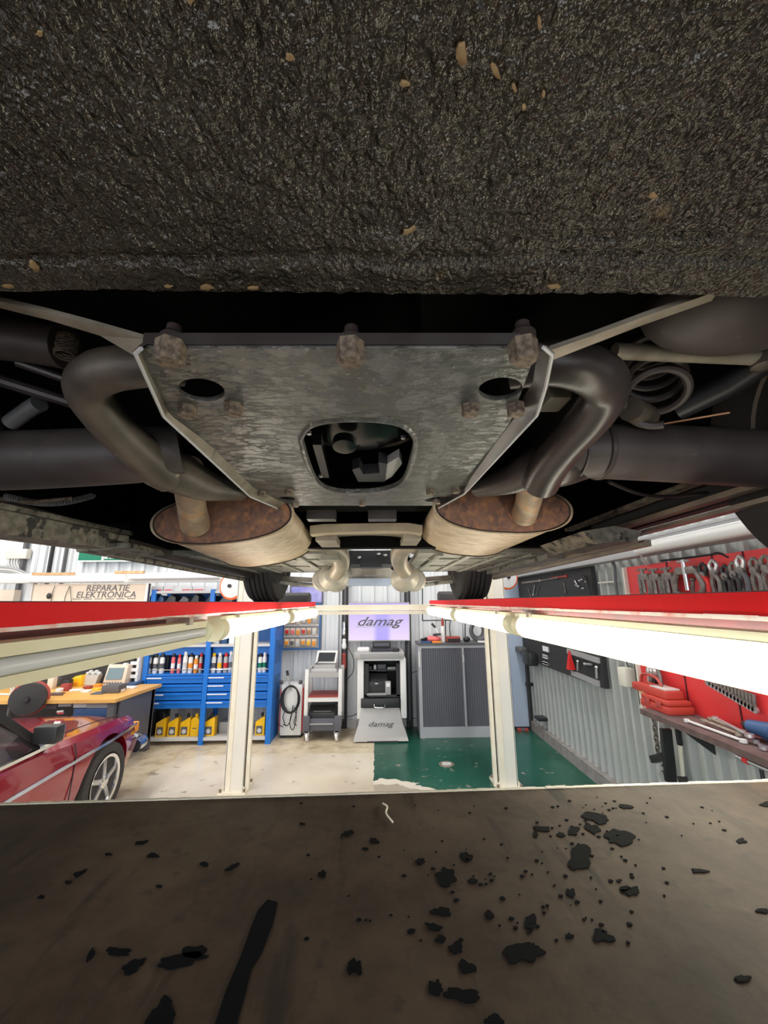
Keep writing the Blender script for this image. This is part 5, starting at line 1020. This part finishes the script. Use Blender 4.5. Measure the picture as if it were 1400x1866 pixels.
# ================================================================ RED CAR
rc = thing('red_car', 'dark red classic car with chrome trim parked left of the lift', 'car', (-3.09, 3.76, 0))
ang = math.radians(3.0)
def T(x, y, z): return V(-3.09+x*math.cos(ang)-y*math.sin(ang), 3.76+x*math.sin(ang)+y*math.cos(ang), z)
def sec(y, w_, zt, zs_, zb=.18, crown=.03):
    h = [(0, zt+crown), (w_*.45, zt+crown*.8), (w_*.78, zt+.0), (w_*.90, zs_+.0), (w_*.965, zs_-.035), (w_, zs_-.12), (w_*1.005, zs_-.24), (w_*.99, .38), (w_*.95, .26), (w_*.85, zb), (0, zb)]
    return [T(x, y, z) for x, z in h]+[T(-x, y, z) for x, z in reversed(h[1:-1])]
S = [(.62, .58, .52, .54), (.60, .68, .60, .62), (.56, .74, .655, .68), (.46, .79, .675, .70), (.20, .815, .70, .73), (-.10, .825, .715, .745), (-.45, .83, .735, .765), (-.75, .835, .775, .80), (-1.1, .84, .79, .81), (-2.0, .845, .80, .82), (-2.9, .84, .82, .83), (-3.4, .79, .79, .80), (-3.55, .72, .70, .72)]
mb = MB().loft([sec(*s) for s in S]); bodyo = mb.build('body', 'car_paint', rc, ang=28)
def cut(o, cutter):
    md = o.modifiers.new('b', 'BOOLEAN'); md.object = cutter; md.operation = 'DIFFERENCE'; md.solver = 'EXACT'; bpy.context.view_layer.update(); dg = bpy.context.evaluated_depsgraph_get()
    me = bpy.data.meshes.new_from_object(o.evaluated_get(dg)); o.modifiers.clear(); o.data = me; me.shade_smooth(); me.set_sharp_from_angle(angle=math.radians(28)); bpy.data.objects.remove(cutter)
for y in (0, -2.55):
    for s in (1, -1): cut(bodyo, MB().cyl(T(s*.55, y, .305), T(s*1.1, y, .305), .355, n=40).build('cutter', 'black_void', None))
WX = .835
def cwheel(s, y):
    ax = (T(1, 0, 0)-T(0, 0, 0))*s; c = T(s*.735, y, .302)
    w_ = MB().lathe(c, ax, [(.17, -.08), (.24, -.09), (.29, -.085), (.302, -.06), (.302, .05), (.29, .085), (.25, .095), (.22, .09), (.205, .06)], 44).build('wheel', 'tyre', rc)
    MB().lathe(c, ax, [(.190, .05), (.205, .092), (.182, .086), (.175, .05), (.17, .0)], 44).build('rim_ring', 'chrome', w_); MB().lathe(c, ax, [(.19, .01), (.19, .015), (.02, .02)], 36).build('wheel_back', 'dark_grey', w_)
    u = (T(0, 1, 0)-T(0, 0, 0)); z = V(0, 0, 1)
    for i in range(5):
        a = 2*PI*i/5+.3; d = u*math.cos(a)+z*math.sin(a); MB().bar(c+ax*.065+d*.03, c+ax*.055+d*.178, .040, .03, ax).build('spoke', 'silver', w_, bevel=.006)
    MB().lathe(c+ax*.06, ax, [(.055, 0), (.05, .025), (.03, .035)], 20).build('hub_cap', 'chrome', w_)
for s in (1, -1):
    for y in (0, -2.55): cwheel(s, y)
for s in (1, -1):
    # chrome flank strip, following the body side
    pts = [T(s*(w_*1.004+.002), y, .615-.0*y) for y, w_ in ((.50, .775), (.3, .805), (0, .823), (-.45, .831), (-1.1, .841), (-2.0, .846), (-2.9, .841))]
    MB().loft([[p+V(0, 0, -.012), p+V(s*.008, 0, -.010), p+V(s*.008, 0, .010), p+V(0, 0, .012)] for p in pts]).build('flank_strip', 'skyblue_chrome', rc, False)
    dseam = [T(s*(.8325), -.48, z) for z in (.20, .30)]+[T(s*.8365, -.47, .5), T(s*.835, -.46, .66), T(s*.812, -.46, .74)]
    MB().tube(dseam, .004, 6).build('door_seam', 'black_matt', rc)
    pts = [T(s*.795, y, .80) for y in (-.68, -1.1, -2.0, -2.7)]; MB().loft([[p, p+V(s*.03, 0, .0), p+V(s*.03, 0, .02), p+V(0, 0, .02)] for p in pts]).build('belt_moulding', 'chrome', rc, False)
    # mirror
    c = T(s*.84, -.80, .90); mi = MB().obox(c, T(1, 0, 0)-T(0, 0, 0), T(0, 1, 0)-T(0, 0, 0), V(0, 0, 1), .075, .045, .055).build('door_mirror', 'black_plastic', rc, bevel=.014)
    MB().obox(T(s*.84, -.752, .90), T(1, 0, 0)-T(0, 0, 0), T(0, 1, 0)-T(0, 0, 0), V(0, 0, 1), .068, .010, .046).build('mirror_shell', 'chrome', mi, bevel=.008); MB().bar(T(s*.80, -.80, .835), T(s*.83, -.80, .86), .03, .05).build('mirror_foot', 'chrome', mi)
# greenhouse
gh = {-.72: (.72, .80), -1.28: (.60, 1.17), -1.5: (.58, 1.21), -2.2: (.58, 1.22), -2.75: (.66, .86)}
r_ = [T(sx*gh[y][0], y, gh[y][1]) for y in (-1.28, -1.5, -2.2) for sx in (1, -1)]
MB().loft([[T(-.60, -1.24, 1.225), T(.60, -1.24, 1.225), T(.60, -1.24, 1.25), T(-.60, -1.24, 1.25)], [T(-.58, -1.6, 1.25), T(.58, -1.6, 1.25), T(.58, -1.6, 1.29), T(-.58, -1.6, 1.29)], [T(-.58, -2.2, 1.19), T(.58, -2.2, 1.19), T(.58, -2.2, 1.23), T(-.58, -2.2, 1.23)]]).build('roof', 'black_matt', rc)
for s in (1, -1):
    pl = MB().bar(T(s*.76, -.72, .79), T(s*.62, -1.24, 1.24), .080, .05).build('windscreen_pillar', 'black_plastic', rc, bevel=.008)
    MB().bar(T(s*.785, -.75, .80), T(s*.645, -1.27, 1.245), .012, .02).build('pillar_trim', 'chrome', pl)
    MB().bar(T(s*.60, -1.24, 1.24), T(s*.59, -2.2, 1.21), .04, .03).build('roof_rail', 'black_plastic', rc); MB().bar(T(s*.59, -2.2, 1.20), T(s*.76, -2.75, .82), .05, .05).build('rear_pillar', 'black_plastic', rc)
    MB().prism([T(s*.79, -.80, .81), T(s*.62, -1.26, 1.23), T(s*.60, -2.18, 1.19), T(s*.77, -2.66, .83)], V(-s*.004, 0, 0)).build('side_window', 'glass_dark', rc, False)
MB().prism([T(-.72, -.68, .80), T(.72, -.68, .80), T(.60, -1.22, 1.23), T(-.60, -1.22, 1.23)], V(0, -.004, -.003)).build('windscreen', 'glass_dark', rc, False)
MB().box(0, .01, 0, .01, 0, .01)
for sx in (-.38, .38):
    MB().obox(T(sx, -1.95, .80), T(1, 0, 0)-T(0, 0, 0), V(0, 1, .2), V(0, -.2, 1), .22, .07, .26).build('seat_back', 'tan_leather', rc, bevel=.04)
MB().tube([T(.38+.17*math.cos(a), -1.18-.05*math.sin(a), .86+.16*math.sin(a)) for a in [2*PI*i/24 for i in range(25)]], .012, 8, False).build('steering_wheel', 'black_plastic', rc)
# nose: bumper, lamps, bonnet lines
bm_ = MB().tube(catmull([T(-.82, .42, .44), T(-.81, .58, .44), T(-.5, .68, .44), T(.5, .68, .44), T(.80, .59, .44), T(.83, .42, .44)], 6), .055, 12).build('front_bumper', 'skyblue_chrome', rc)
MB().tube(catmull([T(-.83, .44, .41), T(-.82, .60, .41), T(-.5, .72, .41), T(.5, .72, .41), T(.815, .61, .41), T(.84, .46, .41)], 6), .030, 8).build('rubber_strip', 'rubber', bm_)
for s in (1, -1): MB().obox(T(s*.735, .55, .57), T(1, 0, 0)-T(0, 0, 0), T(0, 1, 0)-T(0, 0, 0), V(0, 0, 1), .03, .045, .045).build('corner_lamp', 'orange', rc, bevel=.01)
for s in (1, -1): MB().tube([T(s*.60, .52, .690), T(s*.62, .1, .742), T(s*.64, -.6, .792)], .004, 6).build('bonnet_seam', 'black_matt', rc)
MB().tube([T(-.62, -.62, .81), T(.62, -.62, .81)], .006, 6).build('bonnet_seam', 'black_matt', rc)
MB().bar(T(.1, .45, .735), T(.12, .40, .765), .05, .015).build('bonnet_badge', 'chrome', rc)
for sx in (-.1, .35): MB().bar(T(sx, -.66, .83), T(sx+.35, -.80, .875), .012, .01).build('wiper', 'black_plastic', rc)
# ================================================================ RIGHT WALL
XW = 2.165
def wz(px, py, X=XW): p = W(px, py, X); return p.y, p.z
def wbox(px0, px1, zr, X, th, name, m, t=None, bevel=0): # box on the right wall between two columns
    y1, y0 = W(px0, 1140, X).y, W(px1, 1140, X).y; return MB().box(X-th, X, y0, y1, zr[0], zr[1]).build(name, m, t, False if not bevel else True, bevel)
def wmx(z, py_l, px): pass
yl = W(935, 1140, XW).y; yr = W(1092, 1140, XW).y; zt1 = W(1085, 1030, XW).z; zb1_ = W(1108, 1256, XW).z
tb = thing('tool_board', 'long black wall board holding small tools, right of the corner', 'board', (XW, (yl+yr)/2, zb1_)); MB().box(XW-.02, XW+.03, yr, yl, zb1_, zt1).build('panel', 'black_matt', tb, False)
def onw(px, py, off=.05): p = W(px, py, XW-off); return p
def wbar(pts, r, name, m, t, off=.05): return MB().tube([onw(a, b, off) for a, b in pts], r, 8).build(name, m, t)
tools = [((952,1062),(985,1058),.014,'zinc','rusty pipe wrench lying along the top of the black board','pipe_wrench'),((986,1058),(1015,1053),.012,'steel_tool','slim steel bar hanging level on the black board','steel_bar'),((1006,1053),(1032,1050),.012,'rust_red_tool','red-handled puller bar on the black board','puller'),
 ((963,1072),(968,1088),.008,'steel_tool','small spanner hanging at the left of the black board','spanner'),((975,1066),(972,1084),.009,'silver','shiny bit hanging under the rusty wrench','spanner'),((984,1068),(978,1084),.006,'steel_tool','thin hook hanging on the black board','hook'),((1028,1062),(1031,1080),.006,'steel_tool','small steel hook right of the red-handled bar','hook'),((1048,1058),(1054,1068),.010,'silver','silver clip near the right of the black board','clip')]
for p, q, r, m_, l_, n_ in tools:
    t = thing(n_, l_, 'tool', onw(*p)); wbar((p, q), r, 'shaft', m_, t, .02+r); MB().ball(onw(*q, .03), r*1.8, r*2.2, r*1.8, 10, 6).build('head', m_, t)
t = thing('hose_loop', 'thin black hose arching over small clips on the black board', 'hose', onw(1068, 1060)); MB().tube(catmull([onw(a, b) for a, b in ((1058,1050),(1066,1052),(1072,1068),(1075,1087))], 6), .010, 8).build('hose', 'rubber', t)
for i, (a, b) in enumerate(((1050,1066),(1056,1058),(1062,1072),(1068,1060),(1060,1056))): tag(MB().ball(onw(a, b), .015, .018, .012, 8, 5).build('clip', 'silver'), 'small silver clip under the black hose, %s of the cluster' % ORD[i], 'clip')
# lower half
for (a, b, c, d_, m_, n_, l_, cat_) in ((945,1176,958,1190,'dark_grey','air_tool','dark air tool at the left end of the lower black board','tool'),(962,1186,978,1214,'black_plastic','socket_case','bulky black case on the lower black board','case')):
    p, q = onw(a, b), onw(c, d_); tag(MB().box(XW-.14, XW-.02, q.y, p.y, q.z, p.z).build(n_, m_, bevel=.02), l_, cat_)
for i, (a, b, c, d_) in enumerate(((988,1176,1002,1190),(988,1192,1000,1202),(988,1205,1001,1213))):
    p, q = onw(a, b, .03), onw(c, d_, .03); t = thing('bit_card', 'white printed bit card on the black board, %s from top' % ORD[i], 'card', p, 'bit cards'); MB().box(XW-.03, XW-.02, q.y, p.y, q.z, p.z).build('card', 'dark_grey', t, False)
    for j in range(3): zz_ = q.z+(p.z-q.z)*(.2+.3*j); MB().box(XW-.034, XW-.03, q.y+.03, p.y-.02, zz_-.008, zz_+.012).build('print', 'label_white', t, False)
t = thing('red_cone', 'small red cone-shaped brush hanging on the black board', 'brush', onw(1038, 1200)); p = onw(1039, 1186); q = onw(1040, 1219); MB().loft([[V(XW-.06+dx*w_, p.y+dy*w_, z) for dx, dy in ((-1,-1),(1,-1),(1,1),(-1,1))] for w_, z in ((.006, p.z), (.035, q.z))]).build('bristles', 'red', t, False)
for p, q, r, l_, n_ in (((1053,1205),(1053,1222),.010,'thin steel pin under the grey rail of the black board','pin'),((1066,1210),(1078,1211),.012,'small bright tee-handle on the black board','tee_handle'),((1087,1216),(1088,1236),.012,'steel allen key hanging at the right of the black board','allen_key')):
    t = thing(n_, l_, 'tool', onw(*p)); wbar((p, q), r, 'shaft', 'silver', t); MB().ball(onw(*p), r*1.6, r*1.6, r*1.4, 8, 5).build('head', 'silver', t)
for p, q, l_ in (((1035,1186),(1092,1204),'upper grey magnetic rail on the black board'),((1043,1226),(1092,1246),'lower grey magnetic rail on the black board')):
    a, b = onw(*p, .03), onw(*q, .03); tag(MB().bar(a, b, .025, .05).build('magnetic_rail', 'grey', smooth=False), l_, 'rail')
p, q = onw(1133, 1216, .05), onw(1156, 1256, .05)
t = thing('phone_box', 'grey-beige wall box with a cable on the right wall between the boards', 'box', p); MB().box(XW-.07, XW+.02, W(1155, 1235, XW).y, W(1141, 1235, XW).y, q.z, p.z).build('casing', 'pipe_cream', t, bevel=.01); MB().box(XW-.02, XW+.02, W(1141, 1235, XW).y, W(1133, 1235, XW).y, q.z+.02, p.z-.02).build('side_plate', 'dark_grey', t, False)
MB().tube(catmull([onw(1143, 1180), onw(1142, 1205), onw(1146, 1216)], 4), .005, 6).build('cable', 'black_plastic', t)
tag(MB().tube(catmull([onw(a, b, .03) for a, b in ((1115,1022),(1120,1032),(1122,1060),(1126,1090))], 5), .012, 8).build('cable', 'dark_grey'), 'thick grey cable down the right wall between black and red boards', 'cable')
tag(MB().box(XW-.01, XW+.02, W(1122, 1050, XW).y, W(1090, 1050, XW).y, W(1105, 1061, XW).z-.006, W(1105, 1061, XW).z+.006).build('cable_duct', 'pipe_cream', smooth=False), 'thin horizontal duct between the black board and the grey cable', 'duct')
# red board
ry1 = W(1146, 1050, XW).y; ry0 = .52; rz1 = W(1146, 1034, XW).z; rz0 = W(1300, 1346, XW-.02).z
rb = thing('tool_board', 'large red wall board full of hanging pliers and clamps', 'board', (XW, 1.6, rz0)); MB().box(XW-.02, XW+.03, ry0, ry1, rz0, rz1).build('panel', 'tool_red', rb, False)
MB().box(XW-.05, XW-.02, ry1-.02, ry1, rz0, rz1).build('edge_strip', 'pipe_cream', rb, False)
for px in (1215, 1300, 1358): y = W(px, 1040, XW-.03).y; MB().box(XW-.026, XW-.02, y-.004, y+.004, rz0, rz1).build('panel_joint', 'lift_red_dark', rb, False)
def plier(px, ptop, pbot, jaw, grip, wd, label, name, opened=.5, cat='pliers'):
    if name in ('puller', 'clamp'):
        p = onw(px, ptop, .08); b = onw(px+3, pbot, .08); x, y, z1, z0 = p.x, p.y, p.z, b.z; h = z1-z0; zt_ = z1-h*.30; t = thing(name, label, cat, (x, y, z0), 'tools on the red board')
        MB().bar((x, y-wd*1.1, zt_), (x, y+wd*1.1, zt_), .035, .05).build('crossbar', grip, t, bevel=.008)
        for s in (-1, 1):
            bow = 1.55 if wd > .06 else 1.05
            MB().tube(catmull([(x, y+s*wd, zt_), (x, y+s*wd*bow, zt_-h*.30), (x, y+s*wd*bow*.95, z0+h*.12), (x, y+s*wd*.45, z0)], 5), [.020, .014], 8).build('arm', grip, t)
        MB().tube([(x-.01, y, z1), (x-.01, y, z0+h*.15)], .013, 10).build('screw', jaw, t); MB().tube([(x-.01, y-.05, z1-.01), (x-.01, y+.05, z1-.01)], .009, 8).build('tee_bar', jaw, t)
        return
    p = onw(px, ptop, .07); b = onw(px+3, pbot, .07); x = p.x; z1, z0, y = p.z, b.z, p.y; h = z1-z0
    t = thing(name, label, cat, (x, y, z0), 'tools on the red board'); zm = z1-h*.38
    for s in (-1, 1):
        MB().tube(catmull([(x, y+s*wd*.02, z1), (x, y+s*wd*.45, z1-h*.16), (x, y+s*wd*.12, zm)], 5), [.008, .016], 8).build('jaw', jaw, t)
        MB().tube(catmull([(x+s*.004, y-s*wd*.10, zm), (x+s*.004, y+s*wd*opened, zm-h*.22), (x+s*.004, y+s*wd*opened*.8, z0)], 5), .014, 8).build('handle', grip, t)
    MB().lathe((x, y, zm), (1, 0, 0), [(.022, -.016), (.022, .016)], 12).build('pivot', 'steel_tool', t)
for a in ((1172,1036,1088,'steel_tool','steel_tool',.048,'heavy rusty three-leg puller at the left of the red board','puller'),(1192,1036,1090,'steel_tool','steel_tool',.045,'second rusty puller from the left on the red board','puller'),(1215,1034,1088,'steel_tool','steel_tool',.045,'rusty claw clamp in the upper row of the red board','clamp'),(1247,1020,1086,'silver','steel_tool',.075,'large round-armed puller with a bright screw on the red board','puller'),
          (1279,1026,1085,'black_plastic','red',.055,'black-jawed pliers with bright red grips on the red board','pliers'),(1298,1020,1084,'silver','steel_tool',.06,'bright locking pliers right of the red-gripped ones','pliers'),(1320,1030,1084,'black_plastic','black_plastic',.05,'black snips on the red board','snips'),(1335,1024,1084,'steel_tool','black_plastic',.05,'steel tongs with black grips beside the cutter','tongs'),
          (1347,1012,1084,'silver','dark_grey',.05,'long silver cutter with dark grips on the red board','cutter'),(1372,1016,1080,'steel_tool','steel_tool',.05,'grey curved locking pliers near the right frame edge','pliers'),(1393,1012,1078,'steel_tool','steel_tool',.06,'curved grey C-clamp pliers at the right frame edge','pliers')): plier(*a)
for i, (px, a, b) in enumerate(((1262, 1056, 1084), (1228, 1050, 1086))): t = thing('chisel', 'slim rusty %s hanging between the pullers' % ('chisel' if i else 'rod'), 'tool', onw(px, a)); wbar(((px, a), (px+1, b)), .012, 'shaft', 'steel_tool', t, .06); MB().ball(onw(px, a, .06), .02, .02, .015, 8, 5).build('head', 'steel_tool', t)
tag(MB().tube(catmull([onw(a, b, .015) for a, b in ((1205,1022),(1240,1018),(1290,1012),(1310,1008),(1330,1016))], 6), .008, 8).build('cable', 'black_plastic'), 'black cable draped over the top of the red board', 'cable')
# lower items on red board
t = thing('bit_holder', 'small shelf of bright bits at the left of the lower red board', 'holder', onw(1190, 1262)); p = onw(1180, 1262); q = onw(1200, 1268); MB().box(XW-.12, XW-.02, q.y, p.y, q.z, q.z+.02).build('ledge', 'wood', t, False)
for i, px in enumerate((1183, 1188, 1194)): 
    t2 = thing('pliers', 'short pliers with %s grips hanging over the small ledge, %s' % (['dark', 'steel', 'black'][i], ['left', 'middle', 'right'][i]), 'pliers', onw(px, 1225), 'pliers over the ledge'); wbar(((px, 1220), (px+1, 1258)), .014, 'shaft', ['silver', 'steel_tool', 'black_plastic'][i], t2, .05); MB().ball(onw(px, 1224, .05), .02, .025, .04, 10, 6).build('jaw', 'silver', t2)
t = thing('pry_bar', 'long dark bent bar leaning right of the short pliers', 'bar', onw(1202, 1225)); wbar(((1199, 1218), (1204, 1240), (1210, 1268)), .016, 'shaft', 'steel_tool', t, .06)
for i in range(14):
    px = 1288+i*6.6; ln = 10+i*1.4; t = thing('spanner', 'ring spanner %s in the fan of spanners under the lamp' % (ORD[i]+' from left'), 'spanner', onw(px, 1238+i*2), 'spanners under the right lamp')
    py0 = 1234+i*2.4; wbar(((px, py0), (px+3, py0+ln)), .009, 'shaft', 'steel_tool', t, .05); MB().lathe(onw(px+3, py0+ln, .05), (1, 0, 0), [(.010, -.006), (.02, -.006), (.02, .006), (.010, .006)], 12).build('ring', 'silver', t)
# shelf
sz = W(1166, 1291, XW-.30).z; XS = XW-.30
sy1 = W(1166, 1291, XS).y; 
sh_ = thing('hanging_shelf', 'dark brown wall shelf crowded with tools on the right wall', 'shelf', (XW-.15, 1.5, sz)); MB().box(XS, XW-.03, .55, sy1, sz-.035, sz).build('board', 'shelf_brown', sh_, False)
for yy in (sy1-.25, 1.6): MB().prism([(XW, yy, sz-.035), (XS+.06, yy, sz-.035), (XW, yy, sz-.22)], (0, .02, 0)).build('bracket', 'black_matt', sh_, False)
def ons(px, py, h=0): return B(px, py, sz+h-CZ)
def sitem(px0, py0, px1, py1, wd, h, name, m_, label, cat, bevel=.01):
    p, q = ons(px0, py0), ons(px1, py1); return tag(MB().bar(V(p.x, p.y, sz+h/2), V(q.x, q.y, sz+h/2), wd, h).build(name, m_, bevel=bevel), label, cat)
p, q = ons(1206, 1284), ons(1275, 1304)
t = thing('tool_case', 'red plastic tool case lying on the dark shelf', 'case', p); X_ = XW-.14
MB().box(X_-.09, X_+.09, q.y, p.y, sz, sz+.05).build('base', 'red_case', t, bevel=.012); MB().box(X_-.085, X_+.085, q.y+.01, p.y-.01, sz+.052, sz+.085).build('lid', 'red_case', t, bevel=.012)
for f in (.3, .7): y = q.y+(p.y-q.y)*f; MB().box(X_-.098, X_-.088, y-.025, y+.025, sz+.03, sz+.07).build('latch', 'rust_red_tool', t, bevel=.003)
t = thing('socket_box', 'smaller red box with clear lid on top of the red tool case', 'case', (X_, q.y+.25, sz+.085)); MB().box(X_-.06, X_+.07, q.y+.05, q.y+.42, sz+.086, sz+.14).build('body', 'red_case', t, bevel=.012); MB().box(X_-.05, X_+.06, q.y+.07, q.y+.22, sz+.14, sz+.15).build('clear_lid', 'clear_plastic', t, bevel=.003)
MB().tube(catmull([(X_, q.y+.40, sz+.13), (X_, q.y+.36, sz+.20), (X_, q.y+.22, sz+.20), (X_, q.y+.16, sz+.15)], 5), .010, 8).build('handle', 'rust_red_tool', t)
def rod(px0, py0, px1, py1, r, m_, label, name='long_spanner', h=.02):
    p, q = ons(px0, py0, h), ons(px1, py1, h); t = thing(name, label, 'tool', p); MB().tube([p, q], r, 8).build('shaft', m_, t); MB().lathe(q, (0, 0, 1), [(r*1.1, -.008), (r*2.4, -.008), (r*2.4, .008), (r*1.1, .008)], 14).build('ring', m_, t); MB().lathe(p, (0, 0, 1), [(r*1.1, -.008), (r*2, -.008), (r*2, .008), (r*1.1, .008)], 12).build('ring', m_, t)
rod(1252, 1313, 1355, 1350, .008, 'light_grey', 'long pale grey bar at the front edge of the dark shelf', 'bar', .012)
rod(1283, 1313, 1348, 1338, .009, 'zinc', 'front brass-coloured long spanner on the shelf', h=.025)
rod(1296, 1310, 1352, 1333, .009, 'zinc', 'middle brass-coloured long spanner on the shelf', h=.035)
rod(1304, 1308, 1366, 1340, .009, 'silver', 'bright long spanner crossing behind the brass ones', h=.045)
rod(1330, 1300, 1385, 1312, .010, 'zinc', 'thin beige rod at the back of the shelf by the red board', 'rod', .02)
rod(1270, 1272, 1310, 1286, .010, 'light_grey', 'pale rod behind the red tool case', 'rod', .03)
for i, (px, py) in enumerate(((1299,1306),(1305,1303),(1312,1308),(1309,1300),(1316,1303))): p = ons(px, py); tag(MB().lathe((p.x, p.y, sz), (0, 0, 1), [(.014, 0), (.015, .035), (.010, .045)], 10).build('socket', 'silver'), 'bright socket standing on the shelf, %s of the cluster' % ORD[i], 'socket')
t = thing('cordless_drill', 'blue cordless tool on the shelf at the right frame edge', 'drill', ons(1385, 1345)); p = ons(1372, 1345); q = ons(1420, 1362)
MB().tube([V(p.x, p.y, sz+.06), V(q.x, q.y, sz+.07)], [.035, .045], 14).build('body', 'tool_blue', t); MB().bar(V(p.x, p.y-.06, sz+.05), V(p.x+.06, p.y-.09, sz+.005), .05, .05).build('grip', 'tool_blue', t, bevel=.01); MB().lathe(V(p.x, p.y, sz+.06), (p-q), [(.03, 0), (.022, .03), (.01, .05)], 12).build('chuck', 'black_plastic', t)
rod(1378, 1352, 1392, 1363, .008, 'silver', 'short bright spanner in front of the blue tool', 'short_spanner', .012)
# under the shelf: chain, black tube, hammer, torque wrench
t = thing('chain', 'dark steel chain hanging below the left end of the shelf', 'chain', onw(1192, 1300)); 
for i in range(13):
    a = onw(1187+i*1.1, 1272+i*9, .09); mb = MB(); u = V(0, 1, 0) if i % 2 else V(1, 0, 0); mb.tube([a+u*.013*math.cos(x)+V(0, 0, .024*math.sin(x)) for x in [2*PI*j/14 for j in range(15)]], .0055, 6, False); mb.build('link', 'steel_tool', t)
MB().tube(catmull([onw(a, b, .09) for a, b in ((1200,1386),(1205,1378),(1212,1384),(1208,1396))], 4), .008, 8).build('hook', 'dark_steel', t)
t = thing('strap_winch', 'black ratchet strap roll hanging beside the chain', 'strap', onw(1216, 1335)); MB().bar(onw(1213, 1328, .1), onw(1223, 1424, .1), .075, .03).build('strap', 'black_plastic', t, bevel=.006); MB().bar(onw(1190, 1384, .12), onw(1212, 1378, .12), .05, .05).build('grip', 'black_plastic', t, bevel=.01)
MB().lathe(onw(1208, 1412, .12), (1, 0, 0), [(.012, -.01), (.028, -.01), (.028, .01), (.012, .01)], 16).build('buckle', 'silver', t); MB().bar(onw(1203, 1305, .09), onw(1206, 1350, .09), .03, .012).build('webbing', 'light_grey', t)
t = thing('hammer', 'pale wooden-shafted hammer with a black grip hanging under the shelf', 'hammer', onw(1236, 1330)); MB().bar(onw(1234, 1322, .0), onw(1240, 1358, .0), .032, .025).build('grip', 'black_plastic', t, bevel=.006); MB().tube([onw(1240, 1358, .0), onw(1245, 1415, .0)], .014, 10).build('shaft', 'cream', t); MB().bar(onw(1240, 1420, .0), onw(1250, 1421, .0), .04, .04).build('head', 'dark_steel', t, bevel=.006)
t = thing('torque_wrench', 'chrome torque wrench with red band below the shelf at right', 'wrench', onw(1370, 1390)); MB().tube([onw(1344, 1378, .27), onw(1356, 1384, .27)], .014, 12).build('handle', 'silver', t); MB().tube([onw(1356, 1384, .27), onw(1364, 1388, .27)], .015, 12).build('band', 'red', t); MB().tube([onw(1364, 1388, .27), onw(1410, 1408, .27)], .010, 12).build('shaft', 'silver', t)
t = thing('extension_bar', 'chrome extension bar just below the shelf at the right edge', 'bar', onw(1390, 1390)); MB().tube([onw(1376, 1384, .2), onw(1408, 1396, .2)], .012, 12).build('shaft', 'chrome', t); MB().ball(onw(1380, 1386, .2), .02, .02, .016, 10, 6).build('knob', 'chrome', t)
x = onw(1384, 1400, .03); tag(MB().cyl(V(XW-.02, x.y, 0.1), V(XW-.02, x.y, sz-.04), .010).build('vertical_rod', 'black_matt'), 'thin black rod on the right wall under the shelf', 'rod')
tag(MB().tube([V(XW-.02, W(1166, 1240, XW).y, W(1175, 1285, XW).z), V(XW-.02, W(1166, 1240, XW).y, W(1166, 1190, XW).z+.3)], .008, 8).build('cable', 'black_matt'), 'thin black vertical cable at the left edge of the red board', 'cable')
# beam and big lamp high on the right wall
tb2 = W(1165, 985, 2.05)
t = thing('cable_trunking', 'long light grey trunking running high along the right wall', 'trunking', (2.08, 2.6, tb2.z)); 
zb = W(1165, 1012, 2.03).z; zt2 = zb+.13
MB().box(2.03, 2.16, .5, 6.2, zb, zt2).build('duct', 'grey', t, False); MB().box(1.98, 2.0, .5, 6.2, zb+.10, zb+.12).build('cable_tube', 'grey', t, False)
for i in range(3): MB().tube([(1.96-.035*i, .5, zb+.14+.03*i), (1.96-.035*i, 6.2, zb+.14+.03*i)], .010, 8).build('cable_tube', ['grey', 'dark_grey', 'light_grey'][i], t)
ya = W(1162, 985, 1.99).y; t = thing('tube_lamp', 'white unlit tube lamp high on the right wall above the pliers', 'lamp', (1.99, ya-.5, zb+.05)); MB().tube([(1.985, ya, zb+.04), (1.985, ya-.05, zb+.04), (1.985, .75, zb+.04)], .042, 20).build('diffuser', 'white', t); MB().box(2.0, 2.03, .75, ya, zb+.02, zb+.08).build('housing', 'light_grey', t, False)
MB().tube([V(1.985, ya, zb+.02), onw(1180, 1030, .03)], .006, 6).build('lead', 'pipe_cream', t)
x0, x1, z0, z1 = RECT(528, 1066, 589, 1100, YB-.05); t = thing('poster_panel', 'blue-violet glossy panel on the back wall above the blue pegboard', 'panel', ((x0+x1)/2, YB-.05, z0)); MB().box(x0, x1, YB-.05, YB+.05, z0, z1).build('sheet', 'violet', t, False); framebox(t, x0, x1, z0, z1, YB-.06, .02, 'slate')
